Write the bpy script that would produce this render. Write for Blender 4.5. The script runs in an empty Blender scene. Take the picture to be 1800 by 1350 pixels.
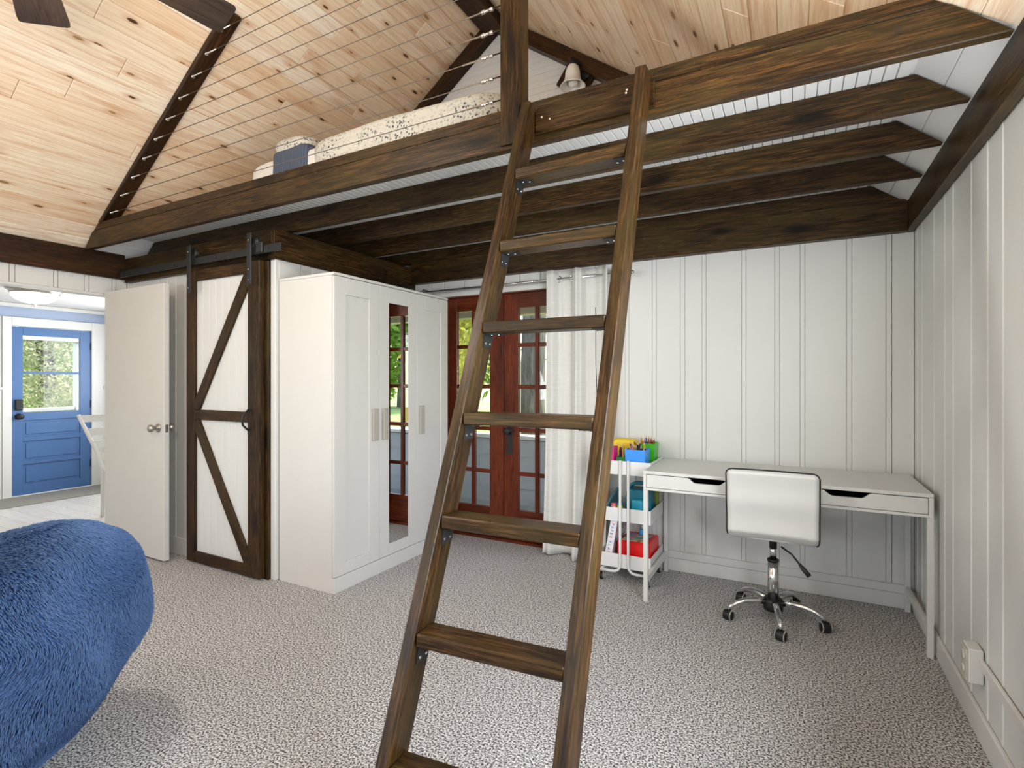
import bpy, bmesh, math, random
import numpy as np
from mathutils import Vector, Matrix, noise

random.seed(7); np.random.seed(7)
sc = bpy.context.scene
COL = sc.collection
PI = math.pi

# ------------------------------------------------------------------ camera
cam_d = bpy.data.cameras.new('camera')
cam = bpy.data.objects.new('camera', cam_d); COL.objects.link(cam)
YAW = math.atan2(496.0, 924.0)
cam.location = (0, 0, 1.29)
cam.rotation_euler = (PI/2, 0, YAW)
cam_d.sensor_fit = 'HORIZONTAL'; cam_d.sensor_width = 36.0
cam_d.lens = 924.0/1800.0*36.0
cam_d.shift_y = -7.0/1800.0
cam_d.clip_start = 0.05; cam_d.clip_end = 300
sc.camera = cam

# ------------------------------------------------------------------ world, sun, added fill lamps, exposure
wd = bpy.data.worlds.new('world'); sc.world = wd; wd.use_nodes = True
nt = wd.node_tree; nt.nodes.clear()
sky = nt.nodes.new('ShaderNodeTexSky'); sky.sky_type = 'NISHITA'; sky.sun_disc = False
sky.sun_elevation = math.radians(58); sky.sun_rotation = math.radians(27); sky.air_density = 1.0; sky.dust_density = 2.0
bg = nt.nodes.new('ShaderNodeBackground'); bg.inputs['Strength'].default_value = 0.85
wo = nt.nodes.new('ShaderNodeOutputWorld')
nt.links.new(sky.outputs[0], bg.inputs[0]); nt.links.new(bg.outputs[0], wo.inputs[0])

def lamp(name, kind, energy, loc, color=(1, 1, 1), **kw):
    l = bpy.data.lights.new(name, kind); l.energy = energy; l.color = color
    o = bpy.data.objects.new(name, l); COL.objects.link(o); o.location = loc
    for k, v in kw.items():
        if k == 'aim': o.rotation_euler = Vector(v).to_track_quat('-Z', 'Y').to_euler()
        else: setattr(l, k, v)
    return o
lamp('sun', 'SUN', 6.0, (5, 10, 18), (1.0, 0.96, 0.88), aim=(-0.25, -0.5, -0.9), angle=math.radians(1.0))
DAY = (0.91, 0.957, 1.0)
for nm, loc, aim, sx, sy, e in [
    ('window_light', (-3.25, -2.92, 1.45), (0, 1, 0.5), 1.4, 1.2, 12),
    ('window_light', (-0.95, -2.92, 1.45), (0, 1, 0.5), 1.4, 1.2, 12),
    ('window_light', (-4.70, -1.9, 1.45), (1, 0, 0.42), 1.4, 1.2, 92),
    ('window_light', (0.55, 0.95, 1.45), (-1, 0, 0.28), 1.45, 1.2, 88),
    ('window_light', (-6.3, 3.5, 1.4), (0, -1, 0.0), 1.4, 1.0, 34)]:  # added kitchen fill, no window stands at this wall
    lamp(nm, 'AREA', e, loc, DAY, aim=aim, shape='RECTANGLE', size=sx, size_y=sy)  # fill lamps added out of view to brighten room and kitchen
sc.view_settings.view_transform = 'Standard'; sc.view_settings.look = 'None'
sc.view_settings.gamma = 1.0; sc.view_settings.use_curve_mapping = False
sc.view_settings.exposure = 0.22
sc.cycles.max_bounces = 7; sc.cycles.diffuse_bounces = 5; sc.cycles.glossy_bounces = 3; sc.cycles.use_adaptive_sampling = True; sc.cycles.adaptive_threshold = 0.05; sc.cycles.transparent_max_bounces = 24
sc.cycles.caustics_reflective = False; sc.cycles.caustics_refractive = False

# ------------------------------------------------------------------ helpers
def lin(h):
    h = h.lstrip('#'); v = [int(h[i:i+2], 16)/255 for i in (0, 2, 4)]
    return tuple((c/12.92 if c <= 0.04045 else ((c+0.055)/1.055)**2.4) for c in v) + (1.0,)
def W(o):
    M = o.matrix_basis.copy()
    while o.parent: o = o.parent; M = o.matrix_basis @ M
    return M
def link(name, data, M, parent=None):
    o = bpy.data.objects.new(name, data); COL.objects.link(o)
    if parent is not None: o.parent = parent; M = W(parent).inverted() @ M
    o.matrix_basis = M
    return o
def tag(o, label, cat, group=None, kind=None):
    o['label'] = label; o['category'] = cat
    if group: o['group'] = group
    if kind: o['kind'] = kind
    return o
def thing(name, label, cat, loc, rotz=0.0, group=None, kind=None):
    o = link(name, None, Matrix.Translation(loc) @ Matrix.Rotation(rotz, 4, 'Z'))
    o.empty_display_size = 0.05
    return tag(o, label, cat, group, kind)
def copy_tree(o, parent=None):
    c = o.copy(); COL.objects.link(c); c.parent = parent
    for ch in list(o.children): copy_tree(ch, c)
    return c

class MB:
    def __init__(s): s.v = []; s.f = []; s.sm = []
    def add(s, vs, fs, smooth=False):
        n = len(s.v); s.v += [tuple(v) for v in vs]
        s.f += [tuple(i+n for i in f) for f in fs]; s.sm += [smooth]*len(fs); return s
    def box(s, x0, x1, y0, y1, z0, z1):
        return s.add([(x0,y0,z0),(x1,y0,z0),(x1,y1,z0),(x0,y1,z0),(x0,y0,z1),(x1,y0,z1),(x1,y1,z1),(x0,y1,z1)],
                     [(3,2,1,0),(4,5,6,7),(0,1,5,4),(1,2,6,5),(2,3,7,6),(3,0,4,7)])
    def prism(s, poly, axis, a0, a1):
        n = len(poly); mk = {'x': lambda p, a: (a, p[0], p[1]), 'y': lambda p, a: (p[0], a, p[1]), 'z': lambda p, a: (p[0], p[1], a)}[axis]
        vs = [mk(p, a0) for p in poly] + [mk(p, a1) for p in poly]
        fs = [tuple(range(n)), tuple(range(2*n-1, n-1, -1))] + [(i, i+n, (i+1) % n + n, (i+1) % n) for i in range(n)]
        return s.add(vs, fs)
    def tube(s, pts, r, n=10, closed=False, cap=True, radii=None):
        P = [Vector(p) for p in pts]; m = len(P); rings = []
        T = []
        for i in range(m):
            a = P[(i-1) % m] if (closed or i > 0) else P[i]; b = P[(i+1) % m] if (closed or i < m-1) else P[i]
            T.append((b-a).normalized())
        u = T[0].orthogonal().normalized()
        for i in range(m):
            u = (u - T[i]*u.dot(T[i])); u = u.normalized() if u.length > 1e-6 else T[i].orthogonal().normalized()
            w = T[i].cross(u); rr = radii[i] if radii else r
            rings.append([P[i] + (u*math.cos(2*PI*k/n) + w*math.sin(2*PI*k/n))*rr for k in range(n)])
        vs = [v for R_ in rings for v in R_]; fs = []
        for i in range(m if closed else m-1):
            j = (i+1) % m
            for k in range(n): fs.append((i*n+k, i*n+(k+1) % n, j*n+(k+1) % n, j*n+k))
        base = len(s.v); s.add(vs, fs, True)
        if cap and not closed:
            s.f.append(tuple(base+k for k in range(n-1, -1, -1))); s.sm.append(False)
            s.f.append(tuple(base+(m-1)*n+k for k in range(n))); s.sm.append(False)
        return s
    def cyl(s, p0, p1, r, n=16, r2=None): return s.tube([p0, p1], r, n, radii=[r, r if r2 is None else r2])
    def lathe(s, prof, n=24, M=None, smooth=True):
        M = M or Matrix.Identity(4); vs = []; fs = []
        for (r, z) in prof:
            for k in range(n): vs.append(M @ Vector((r*math.cos(2*PI*k/n), r*math.sin(2*PI*k/n), z)))
        m = len(prof)
        for i in range(m-1):
            for k in range(n): fs.append((i*n+k, i*n+(k+1) % n, (i+1)*n+(k+1) % n, (i+1)*n+k))
        return s.add(vs, fs, smooth)
    def grid(s, fn, nu, nv, smooth=True, closed_u=False):
        vs = [fn(i/nu if not closed_u else i/nu, j/nv) for j in range(nv+1) for i in range(nu+(0 if closed_u else 1))]
        c = nu if closed_u else nu+1; fs = []
        for j in range(nv):
            for i in range(nu): fs.append((j*c+i, j*c+(i+1) % c, (j+1)*c+(i+1) % c, (j+1)*c+i))
        return s.add(vs, fs, smooth)
    def mesh(s, name, mat=None, bevel=0.0, segs=1, fix=True):
        me = bpy.data.meshes.new(name); me.from_pydata(s.v, [], s.f)
        me.polygons.foreach_set('use_smooth', s.sm)
        bm = bmesh.new(); bm.from_mesh(me)
        if fix: bmesh.ops.recalc_face_normals(bm, faces=bm.faces)
        if bevel: bmesh.ops.bevel(bm, geom=bm.edges[:], offset=bevel, segments=segs, affect='EDGES', clamp_overlap=True)
        bm.to_mesh(me); bm.free()
        if mat: me.materials.append(mat)
        return me
    def build(s, name, mat, parent=None, bevel=0.0, segs=1, origin=None, fix=True):
        a = np.array(s.v); c = Vector(((a[:,0].min()+a[:,0].max())/2, (a[:,1].min()+a[:,1].max())/2, a[:,2].min())) if origin is None else Vector(origin)
        s.v = [(v[0]-c.x, v[1]-c.y, v[2]-c.z) for v in s.v]
        return link(name, s.mesh(name, mat, bevel, segs, fix), Matrix.Translation(c), parent)

_bc = {}
def bmesh_box(L, w, h, mat, bev):
    k = (round(L, 4), round(w, 4), round(h, 4), mat.name, bev)
    if k not in _bc: _bc[k] = MB().box(-L/2, L/2, -w/2, w/2, -h/2, h/2).mesh('board', mat, min(bev, w*0.3, h*0.3))
    return _bc[k]
AX = {'x': Matrix.Identity(4), 'y': Matrix.Rotation(PI/2, 4, 'Z'), 'z': Matrix.Rotation(-PI/2, 4, 'Y')}
def cb(name, x0, x1, y0, y1, z0, z1, mat, parent=None, axis='x', bev=0.002):
    """box whose grain runs along the given world axis"""
    d = (x1-x0, y1-y0, z1-z0)
    L, w, h = {'x': (d[0], d[1], d[2]), 'y': (d[1], d[0], d[2]), 'z': (d[2], d[1], d[0])}[axis]
    return link(name, bmesh_box(L, w, h, mat, bev), Matrix.Translation(((x0+x1)/2, (y0+y1)/2, (z0+z1)/2)) @ AX[axis], parent)
def beam(name, p0, p1, w, h, mat, parent=None, up=(0, 0, 1), bev=0.002):
    """box from p0 to p1; h is measured along up, w across"""
    p0, p1 = Vector(p0), Vector(p1); x = (p1-p0).normalized(); y = Vector(up).cross(x).normalized(); z = x.cross(y)
    M = Matrix((x, y, z)).transposed().to_4x4(); M.translation = (p0+p1)/2
    return link(name, bmesh_box((p1-p0).length, w, h, mat, bev), M, parent)
def wood_prism(name, poly, axis, a0, a1, grain, mat, parent=None, bev=0.002):
    m = MB().prism(poly, axis, a0, a1); Rm = AX[grain] if isinstance(grain, str) else grain
    c = Vector(np.mean(np.array(m.v), axis=0)); Ri = Rm.inverted(); m.v = [tuple(Ri @ (Vector(v)-c)) for v in m.v]
    return link(name, m.mesh(name, mat, bev), Matrix.Translation(c) @ Rm, parent)
def soft(x0, x1, y0, y1, z0, z1, p=5.0, n=14, amp=0.0, freq=6.0, seed=0.0):
    """a cushion: rounded box with gentle lumps"""
    bm = bmesh.new(); bmesh.ops.create_cube(bm, size=2.0)
    bmesh.ops.subdivide_edges(bm, edges=bm.edges[:], cuts=n, use_grid_fill=True)
    mb = MB(); c = Vector(((x0+x1)/2, (y0+y1)/2, (z0+z1)/2)); h = Vector(((x1-x0)/2, (y1-y0)/2, (z1-z0)/2))
    vs = []
    for v in bm.verts:
        q = v.co; r = (abs(q.x)**p+abs(q.y)**p+abs(q.z)**p)**(1/p); q = q/r
        P = Vector((c.x+q.x*h.x, c.y+q.y*h.y, c.z+q.z*h.z))
        if amp: P += q*amp*noise.noise(P*freq+Vector((seed, seed, seed)))
        vs.append(P)
    bm.verts.index_update(); mb.add(vs, [tuple(v.index for v in f.verts) for f in bm.faces], True); bm.free()
    return mb

# ------------------------------------------------------------------ materials
class NT:
    def __init__(s, name):
        s.m = bpy.data.materials.new(name); s.m.use_nodes = True; s.t = s.m.node_tree
        s.b = s.t.nodes['Principled BSDF']; s.out = s.t.nodes['Material Output']
    def n(s, typ, **kw):
        nd = s.t.nodes.new('ShaderNode'+typ)
        for k, v in kw.items():
            if k.startswith('i_'):
                key = k[2:].replace('_', ' '); nd.inputs[key].default_value = v
            else: setattr(nd, k, v)
        return nd
    def l(s, a, b): s.t.links.new(a, b)
    def set(s, **kw):
        for k, v in kw.items(): s.b.inputs[k.replace('_', ' ')].default_value = v
    def coords(s, scale, rnd=True, kind='Object'):
        tc = s.n('TexCoord'); out = tc.outputs[kind]
        if rnd:
            oi = s.n('ObjectInfo'); mu = s.n('Math', operation='MULTIPLY'); mu.inputs[1].default_value = 57.3
            s.l(oi.outputs['Random'], mu.inputs[0]); ad = s.n('VectorMath', operation='ADD'); s.l(out, ad.inputs[0]); s.l(mu.outputs[0], ad.inputs[1]); out = ad.outputs[0]
        mp = s.n('Mapping'); mp.inputs['Scale'].default_value = scale; s.l(out, mp.inputs['Vector']); return mp.outputs[0]
    def noise(s, vec, scale, detail=3.0, rough=0.55, dist=0.0):
        nd = s.n('TexNoise'); nd.inputs['Scale'].default_value = scale; nd.inputs['Detail'].default_value = detail
        nd.inputs['Roughness'].default_value = rough; nd.inputs['Distortion'].default_value = dist; s.l(vec, nd.inputs['Vector']); return nd.outputs['Fac']
    def ramp(s, fac, stops, interp='LINEAR'):
        r = s.n('ValToRGB'); e = r.color_ramp.elements; r.color_ramp.interpolation = interp
        while len(e) < len(stops): e.new(0.5)
        for i, (p, c) in enumerate(stops): e[i].position = p; e[i].color = lin(c) if isinstance(c, str) else (c, c, c, 1)
        s.l(fac, r.inputs[0]); return r.outputs[0]
    def mix(s, fac, a, b, mode='MIX'):
        m = s.n('MixRGB', blend_type=mode)
        for i, v in ((0, fac), (1, a), (2, b)):
            if isinstance(v, (int, float)): m.inputs[i].default_value = v if i == 0 else (v, v, v, 1)
            elif isinstance(v, str): m.inputs[i].default_value = lin(v)
            else: s.l(v, m.inputs[i])
        return m.outputs[0]
    def bump(s, h, strength=0.2, dist=0.002):
        b = s.n('Bump'); b.inputs['Strength'].default_value = strength; b.inputs['Distance'].default_value = dist
        s.l(h, b.inputs['Height']); s.l(b.outputs[0], s.b.inputs['Normal']); return s
    def color(s, c): s.l(c, s.b.inputs['Base Color']); return s
def plain(name, col, rough=0.5, metal=0.0, var=0.04, scale=8.0, bump=0.0, bscale=60.0, **kw):
    m = NT(name); m.set(Roughness=rough, Metallic=metal, **kw); v = m.coords((1, 1, 1))
    f = m.noise(v, scale, 3)
    dark = m.mix(1.0, col, (str('%02x%02x%02x' % ((int(255*(1-var)),)*3))), 'MULTIPLY')
    m.color(m.mix(f, col, dark))
    if bump: m.bump(m.noise(v, bscale, 4), bump, 0.002)
    return m.m
def dark_wood(name, lo, mid, hi, olive, rough=0.42, red=0.0):
    m = NT(name); v = m.coords((1.0, 1, 1)); g = m.coords((1.3, 22, 22)); gl = m.coords((0.9, 5, 5)); kn = m.coords((2.2, 6.5, 6.5))
    fine = m.noise(g, 6, 5, 0.65, 0.6); broad = m.noise(gl, 2.2, 3, 0.5, 0.8)
    c = m.ramp(fine, [(0.3, lo), (0.48, mid), (0.72, hi)])
    c2 = m.ramp(broad, [(0.42, 0.0), (0.68, 1.0)])
    c = m.mix(c2, c, m.mix(0.45, c, olive))
    d = m.ramp(m.noise(gl, 1.1, 2), [(0.35, 0.55), (0.6, 1.0)]); c = m.mix(1.0, c, d, 'MULTIPLY')
    vo = m.n('TexVoronoi'); vo.inputs['Scale'].default_value = 1.0; m.l(kn, vo.inputs['Vector'])
    k = m.ramp(vo.outputs['Distance'], [(0.09, 1.0), (0.25, 0.0)]); sep = m.n('SeparateColor'); m.l(vo.outputs['Color'], sep.inputs[0])
    kk = m.mix(1.0, k, m.ramp(sep.outputs[0], [(0.45, 0.0), (0.5, 0.9)]), 'MULTIPLY')
    c = m.mix(kk, c, lo); m.color(c); m.set(Roughness=rough); m.b.inputs['Specular IOR Level'].default_value = 0.22
    m.bump(fine, 0.25, 0.0015); return m.m
def pine(name, tones, streak, rough=0.45, sat=1.0):
    m = NT(name); v = m.coords((1, 1, 1)); g = m.coords((1.1, 26, 26)); s_ = m.coords((0.8, 9, 9)); kn = m.coords((3.0, 8.5, 0.0))
    oi = m.n('ObjectInfo'); base = m.ramp(oi.outputs['Random'], tones)
    fine = m.noise(g, 5, 5, 0.65, 1.2); st = m.noise(s_, 2.0, 4, 0.6, 0.7)
    c = m.mix(m.ramp(fine, [(0.4, 0.0), (0.72, 0.5)]), base, streak)
    c = m.mix(m.ramp(st, [(0.5, 0.0), (0.7, 0.75)]), c, streak)
    c = m.mix(m.ramp(st, [(0.28, 0.5), (0.45, 0.0)]), c, 'f3e3c8')
    wv = m.n('TexWave', wave_type='RINGS'); wv.inputs['Scale'].default_value = 1.6; wv.inputs['Distortion'].default_value = 3.0; wv.inputs['Detail'].default_value = 1.0
    m.l(m.coords((0.7, 5.5, 1.0)), wv.inputs['Vector'])
    c = m.mix(m.mix(1.0, m.ramp(wv.outputs['Fac'], [(0.72, 0.0), (0.95, 0.3)]), 0.6, 'MULTIPLY'), c, streak)
    vo = m.n('TexVoronoi', voronoi_dimensions='2D'); vo.inputs['Scale'].default_value = 1.0; m.l(kn, vo.inputs['Vector'])
    sep = m.n('SeparateColor'); m.l(vo.outputs['Color'], sep.inputs[0])
    on = m.ramp(sep.outputs[0], [(0.6, 0.0), (0.61, 1.0)])
    vd = m.n('Math', operation='DIVIDE'); m.l(vo.outputs['Distance'], vd.inputs[0]); m.l(m.ramp(sep.outputs[2], [(0.0, 0.45), (1.0, 1.25)]), vd.inputs[1])
    k = m.mix(1.0, m.ramp(vd.outputs[0], [(0.06, 1.0), (0.095, 0.0)]), on, 'MULTIPLY')
    halo = m.mix(1.0, m.ramp(vo.outputs['Distance'], [(0.08, 0.6), (0.22, 0.0)]), on, 'MULTIPLY')
    c = m.mix(halo, c, streak); c = m.mix(k, c, m.ramp(sep.outputs[1], [(0.2, '4a2c18'), (0.7, '8a6038'), (1.0, 'a08058')]))
    m.color(c); m.set(Roughness=rough); m.bump(fine, 0.12, 0.001); return m.m
def painted(name, col, rough=0.4, grain=0.12):
    m = NT(name); g = m.coords((1.0, 16, 16)); v = m.coords((1, 1, 1)); f = m.noise(g, 6, 4, 0.6, 0.6); f2 = m.noise(v, 2.5, 3)
    m.color(m.mix(m.ramp(f2, [(0.3, 0.0), (0.75, 0.10)]), col, 'b9b2a4')); m.set(Roughness=rough); m.bump(f, grain, 0.002); return m.m
def glass_mat(name, tint='ffffff', refl=0.5):
    m = NT(name); t = m.t; tr = m.n('BsdfTransparent'); tr.inputs[0].default_value = lin(tint); gl = m.n('BsdfGlossy'); gl.inputs['Roughness'].default_value = 0.02
    fr = m.n('Fresnel'); fr.inputs[0].default_value = 1.45; mu = m.n('Math', operation='MULTIPLY'); mu.inputs[1].default_value = refl; m.l(fr.outputs[0], mu.inputs[0])
    mx = m.n('MixShader'); m.l(mu.outputs[0], mx.inputs[0]); m.l(tr.outputs[0], mx.inputs[1]); m.l(gl.outputs[0], mx.inputs[2]); m.l(mx.outputs[0], m.out.inputs[0]); return m.m
def emit(name, col, s):
    m = NT(name); m.set(Roughness=0.3); m.b.inputs['Base Color'].default_value = lin(col); m.b.inputs['Emission Color'].default_value = lin(col); m.b.inputs['Emission Strength'].default_value = s; return m.m

M_BEAM = dark_wood('stained_beam', '0e0904', '31200e', '664522', '463c1e')
M_LADDER = dark_wood('stained_ladder', '120b06', '34220f', '624423', '443a1e', 0.38)
M_RED = dark_wood('stained_mahogany', '130a06', '35200f', '5e3c1f', '402c14')
M_PINE = pine('whitewashed_pine', [(0.0, 'eedabe'), (0.3, 'f3e3ca'), (0.5, 'e9cfae'), (0.75, 'f6ecd8'), (1.0, 'e5c7a2')], 'c9986f')
M_WALL = painted('white_wall_paint', 'd8d7d3')
M_SLOPE = painted('white_ceiling_paint', 'dbdad7', 0.5, 0.06)
M_BEAD = painted('white_beadboard_paint', 'd8d8d5', 0.45, 0.06)
M_WHITE = plain('white_lacquer', 'd7d5d0', 0.35, var=0.02)
M_DOORW = plain('white_door_paint', 'd2cfc8', 0.45, var=0.03, bump=0.05, bscale=25)
M_DARKGAP = plain('shadow_gap', '2a2724', 0.8)  # dark colour painting the drawer shade, also the far house panes
M_BLACK = plain('black_metal', '2b2d2e', 0.5, 0.4)
M_RUBBER = plain('black_plastic', '161616', 0.5)
M_CHROME = plain('chrome', 'e0e0e0', 0.12, 1.0, var=0.02)
M_NICKEL = plain('brushed_nickel', 'b8b2a8', 0.3, 1.0, var=0.05)
M_STEEL = plain('steel_cable', '6a5f54', 0.5, 0.5)
M_MIRROR = NT('mirror_glass'); M_MIRROR.set(Metallic=1.0, Roughness=0.0); M_MIRROR.b.inputs['Base Color'].default_value = (0.9, 0.91, 0.9, 1); M_MIRROR = M_MIRROR.m
M_GLASS = glass_mat('window_glass')
M_DOORRED = dark_wood('mahogany_door', '32120a', '632a17', '803c24', '6e3018', 0.3)
M_BLUE = plain('blue_door_paint', '4a70a4', 0.4, var=0.06, bump=0.04, bscale=20)
M_KWALL = plain('pale_blue_wall', 'a4b2cc', 0.6, var=0.02)
M_KWHITE = plain('kitchen_white', 'e0deda', 0.5, var=0.02)
M_GREYSIDE = plain('grey_siding_paint', 'b0b5ba', 0.6, var=0.05, bump=0.08)
M_TAN = plain('porch_tan_paint', 'a89e90', 0.6, var=0.05)

def carpet():
    m = NT('speckled_carpet'); v = m.coords((1, 1, 1), rnd=False)
    f = m.noise(v, 135, 1.6, 0.6); f2 = m.noise(v, 1.3, 3); f3 = m.noise(v, 520, 1)
    c = m.ramp(f, [(0.37, '423f41'), (0.46, '868382'), (0.52, 'bcbab9'), (0.62, 'e0deda')])
    c = m.mix(m.ramp(f2, [(0.35, 0.0), (0.7, 0.12)]), c, '8a8486'); m.color(c); m.set(Roughness=0.95); m.b.inputs['Specular IOR Level'].default_value = 0.1
    m.bump(m.mix(0.5, f, f3), 0.4, 0.004); return m.m
M_CARPET = carpet()

# ------------------------------------------------------------------ room constants
XR, XL, YB = 0.595, -4.75, 3.665          # wall faces
XM, ZE, SL = -2.088, 2.287, 0.718          # ridge x, slope height at x=0.555, pitch
ZRIDGE = ZE + SL*(0.555-XM)
def cz(x): return ZRIDGE - SL*abs(x-XM)
YF0 = -3.0
LOFT_Y, LOFT_B, LOFT_T = 1.96, 2.402, 2.444  # loft front face, underside, deck top
CY, CX = 2.27, -2.94                        # closet wall faces
ST = 'structure'

# ------------------------------------------------------------------ floor
fl = MB().box(XL-0.1, 0.75, YF0-0.1, 3.8, -0.12, 0.0).build('floor', M_CARPET, origin=(0, 0, 0))
tag(fl, 'speckled grey loop carpet covering the whole room floor', 'carpet', kind=ST)

# ------------------------------------------------------------------ right wall
wr = MB().box(XR+0.016, 0.75, 1.72, 3.8, 0, 2.6).box(XR+0.016, 0.75, YF0, 0.18, 0, 2.6).box(XR+0.016, 0.75, 0.18, 1.72, 0, 0.8).box(XR+0.016, 0.75, 0.18, 1.72, 2.1, 2.6).build('wall_right', M_WALL)
tag(wr, 'white vertical board wall beside the desk with baseboard', 'wall', kind=ST)
cuts = [3.59, 3.469, 3.203, 3.002, 2.859, 2.60, 2.405, 2.255, 1.98, 1.75]
prev = YB
for c in cuts:
    if prev-c > 0.03: cb('board', XR, XR+0.016, c+0.014, prev-0.002, 0.0, 2.3, M_WALL, wr, 'z', 0.003)
    cb('bead_strip', XR-0.002, XR+0.014, c-0.010, c+0.012, 0.0, 2.3, M_WALL, wr, 'z', 0.004)
    prev = c-0.012
bb = cb('baseboard_right', XR-0.015, XR, YF0, YB, 0.0, 0.105, M_WALL, None, 'y', 0.004); tag(bb, 'white baseboard running along the right wall', 'baseboard', kind=ST)

# ------------------------------------------------------------------ back wall with gable
DX0, DX1, DZ = -2.655, -1.465, 1.99        # french door opening
wb = MB()
wb.box(XL-0.1, DX0, YB+0.016, 3.8, 0, 2.28); wb.box(DX1, 0.75, YB+0.016, 3.8, 0, 2.28); wb.box(DX0, DX1, YB+0.016, 3.8, DZ, 2.28)
wb.prism([(XL-0.1, 2.28), (0.75, 2.28), (0.75, cz(0.75)), (XM, ZRIDGE), (XL-0.1, cz(XL-0.1))], 'y', YB+0.016, 3.8)
wb = wb.build('wall_back', M_WALL); tag(wb, 'white board wall at the back with a gable above the loft', 'wall', kind=ST)
strips = [(-1.28, -1.255), (-1.056, -1.03), (-0.865, -0.838), (-0.677, -0.648), (-0.538, -0.513), (-0.296, -0.271), (-0.106, -0.08), (0.033, 0.057), (0.273, 0.298), (0.464, 0.489)]
x = DX1
for a, b in strips:
    cb('board', x+0.0012, a-0.0012, YB, YB+0.016, 0, 2.3, M_WALL, wb, 'z', 0.002)
    cb('bead_strip', a, b, YB-0.001, YB+0.014, 0, 2.3, M_WALL, wb, 'z', 0.002); x = b
cb('board', x+0.003, XR, YB, YB+0.016, 0, 2.3, M_WALL, wb, 'z', 0.003)
x = CX
for a in (-2.76, -2.62, -2.42, -2.24, -2.06, -1.9, -1.72, -1.56):
    cb('board', x+0.003, a-0.003, YB, YB+0.016, 2.035, 2.3, M_WALL, wb, 'z', 0.003); x = a
cb('board', x+0.003, DX1, YB, YB+0.016, 2.035, 2.3, M_WALL, wb, 'z', 0.003)
cb('board', CX, DX0-0.07, YB, YB+0.016, 0, 2.035, M_WALL, wb, 'z', 0.003)
z = 2.42
while z < ZRIDGE-0.08:
    h = 0.048; dx0 = (ZRIDGE-z)/SL; dx1 = (ZRIDGE-z-h)/SL
    MB().prism([(XM-dx0, z), (XM+dx0, z), (XM+dx1, z+h), (XM-dx1, z+h)], 'y', YB, YB+0.016).build('gable_board', M_SLOPE, wb, 0.003); z += h+0.001
bb = cb('baseboard_back', -1.39, XR-0.016, YB-0.015, YB, 0.0, 0.085, M_WALL, None, 'x', 0.003); tag(bb, 'white baseboard along the back wall under the desk', 'baseboard', kind=ST)
bb2 = cb('baseboard_back_cap', -1.39, XR-0.016, YB-0.022, YB, 0.087, 0.135, M_WALL, None, 'x', 0.004); bb2.parent = bb; bb2.matrix_basis = W(bb).inverted() @ bb2.matrix_basis; bb2.name = 'cap_board'

# ------------------------------------------------------------------ sloped ceilings of planks
def slope_side(sgn, name, label):
    x0 = XM + sgn*2.83
    c = MB(); pr = [(XM, ZRIDGE+0.02), (x0, cz(x0)+0.02), (x0, cz(x0)+0.14), (XM, ZRIDGE+0.14)]
    c.prism(pr, 'y', YF0-0.1, 3.9); c = c.build(name, M_PINE); tag(c, label, 'ceiling', kind=ST)
    n = 25; L = 2.669*math.sqrt(1+SL*SL); wrow = L/n
    dx = Vector((sgn, 0, -SL)).normalized(); nrm = Vector((sgn*SL, 0, 1)).normalized()
    for i in range(n+1):
        mid = Vector((XM, 0, ZRIDGE)) + dx*(wrow*(i+0.5)) + nrm*0.008
        white = mid.z < 2.42
        y = 0.0 + random.uniform(-1.2, 0.1)
        stops = []
        while y < 3.64:
            Ls = random.uniform(1.0, 2.3); stops.append((y, min(y+Ls, 3.66))); y += Ls
        if white: stops = [(-0.5, LOFT_Y+0.02), (LOFT_Y+0.02, 3.66)]
        for (a, b) in stops:
            if b-a < 0.05: continue
            pm = M_SLOPE if (white and a > LOFT_Y) else M_PINE
            beam('plank', mid+Vector((0, a+0.001, 0)), mid+Vector((0, b-0.001, 0)), wrow-0.0012, 0.018, pm, c, up=nrm, bev=0.003)
    return c
ceil_l = slope_side(-1, 'ceiling_left', 'sloped pine plank ceiling above the cable railing and loft bed')
ceil_r = slope_side(1, 'ceiling_right', 'sloped pine plank ceiling above the ladder and desk')

# ridge beam, gable rafter trims
o = cb('ridge_beam', XM-0.085, XM+0.085, 0.0, YB-0.08, ZRIDGE-0.15, ZRIDGE-0.03, M_RED, None, 'y'); tag(o, 'dark brown ridge beam at the peak of the plank ceiling', 'beam', kind=ST)
for sgn, lb in ((-1, 'dark brown rafter trim on the gable beside the loft bed'), (1, 'dark brown rafter trim on the gable above the wall sconce')):
    d = Vector((sgn, 0, -SL)).normalized(); nr = Vector((sgn*SL, 0, 1)).normalized(); a = Vector((XM, YB-0.045, ZRIDGE)) - nr*0.055
    o = beam('gable_rafter', a, a+d*2.6, 0.085, 0.095, M_RED, None, up=nr); tag(o, lb, 'beam', kind=ST)

# ------------------------------------------------------------------ left wall and opening to the kitchen
OY0, OY1, OZ = 1.28, 2.20, 1.965
wl = MB(); wl.box(XL-0.1, XL-0.016, -1.15, OY0, 0, 2.4); wl.box(XL-0.1, XL-0.016, YF0, -2.65, 0, 2.4); wl.box(XL-0.1, XL-0.016, -2.65, -1.15, 0, 0.8); wl.box(XL-0.1, XL-0.016, -2.65, -1.15, 2.1, 2.4); wl.box(XL-0.1, XL-0.016, OY1, 3.8, 0, 2.4); wl.box(XL-0.1, XL-0.016, OY0, OY1, OZ, 2.4)
wl = wl.build('wall_left', M_WALL); tag(wl, 'white board wall with the doorway to the kitchen', 'wall', kind=ST)
y = -1.15
for a in (-0.7, -0.3, 0.0, 0.4, 0.8, 1.1, OY0): cb('board', XL-0.016, XL, y+0.002, a-0.002, 0, 2.3, M_WALL, wl, 'z', 0.003); y = a
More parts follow.
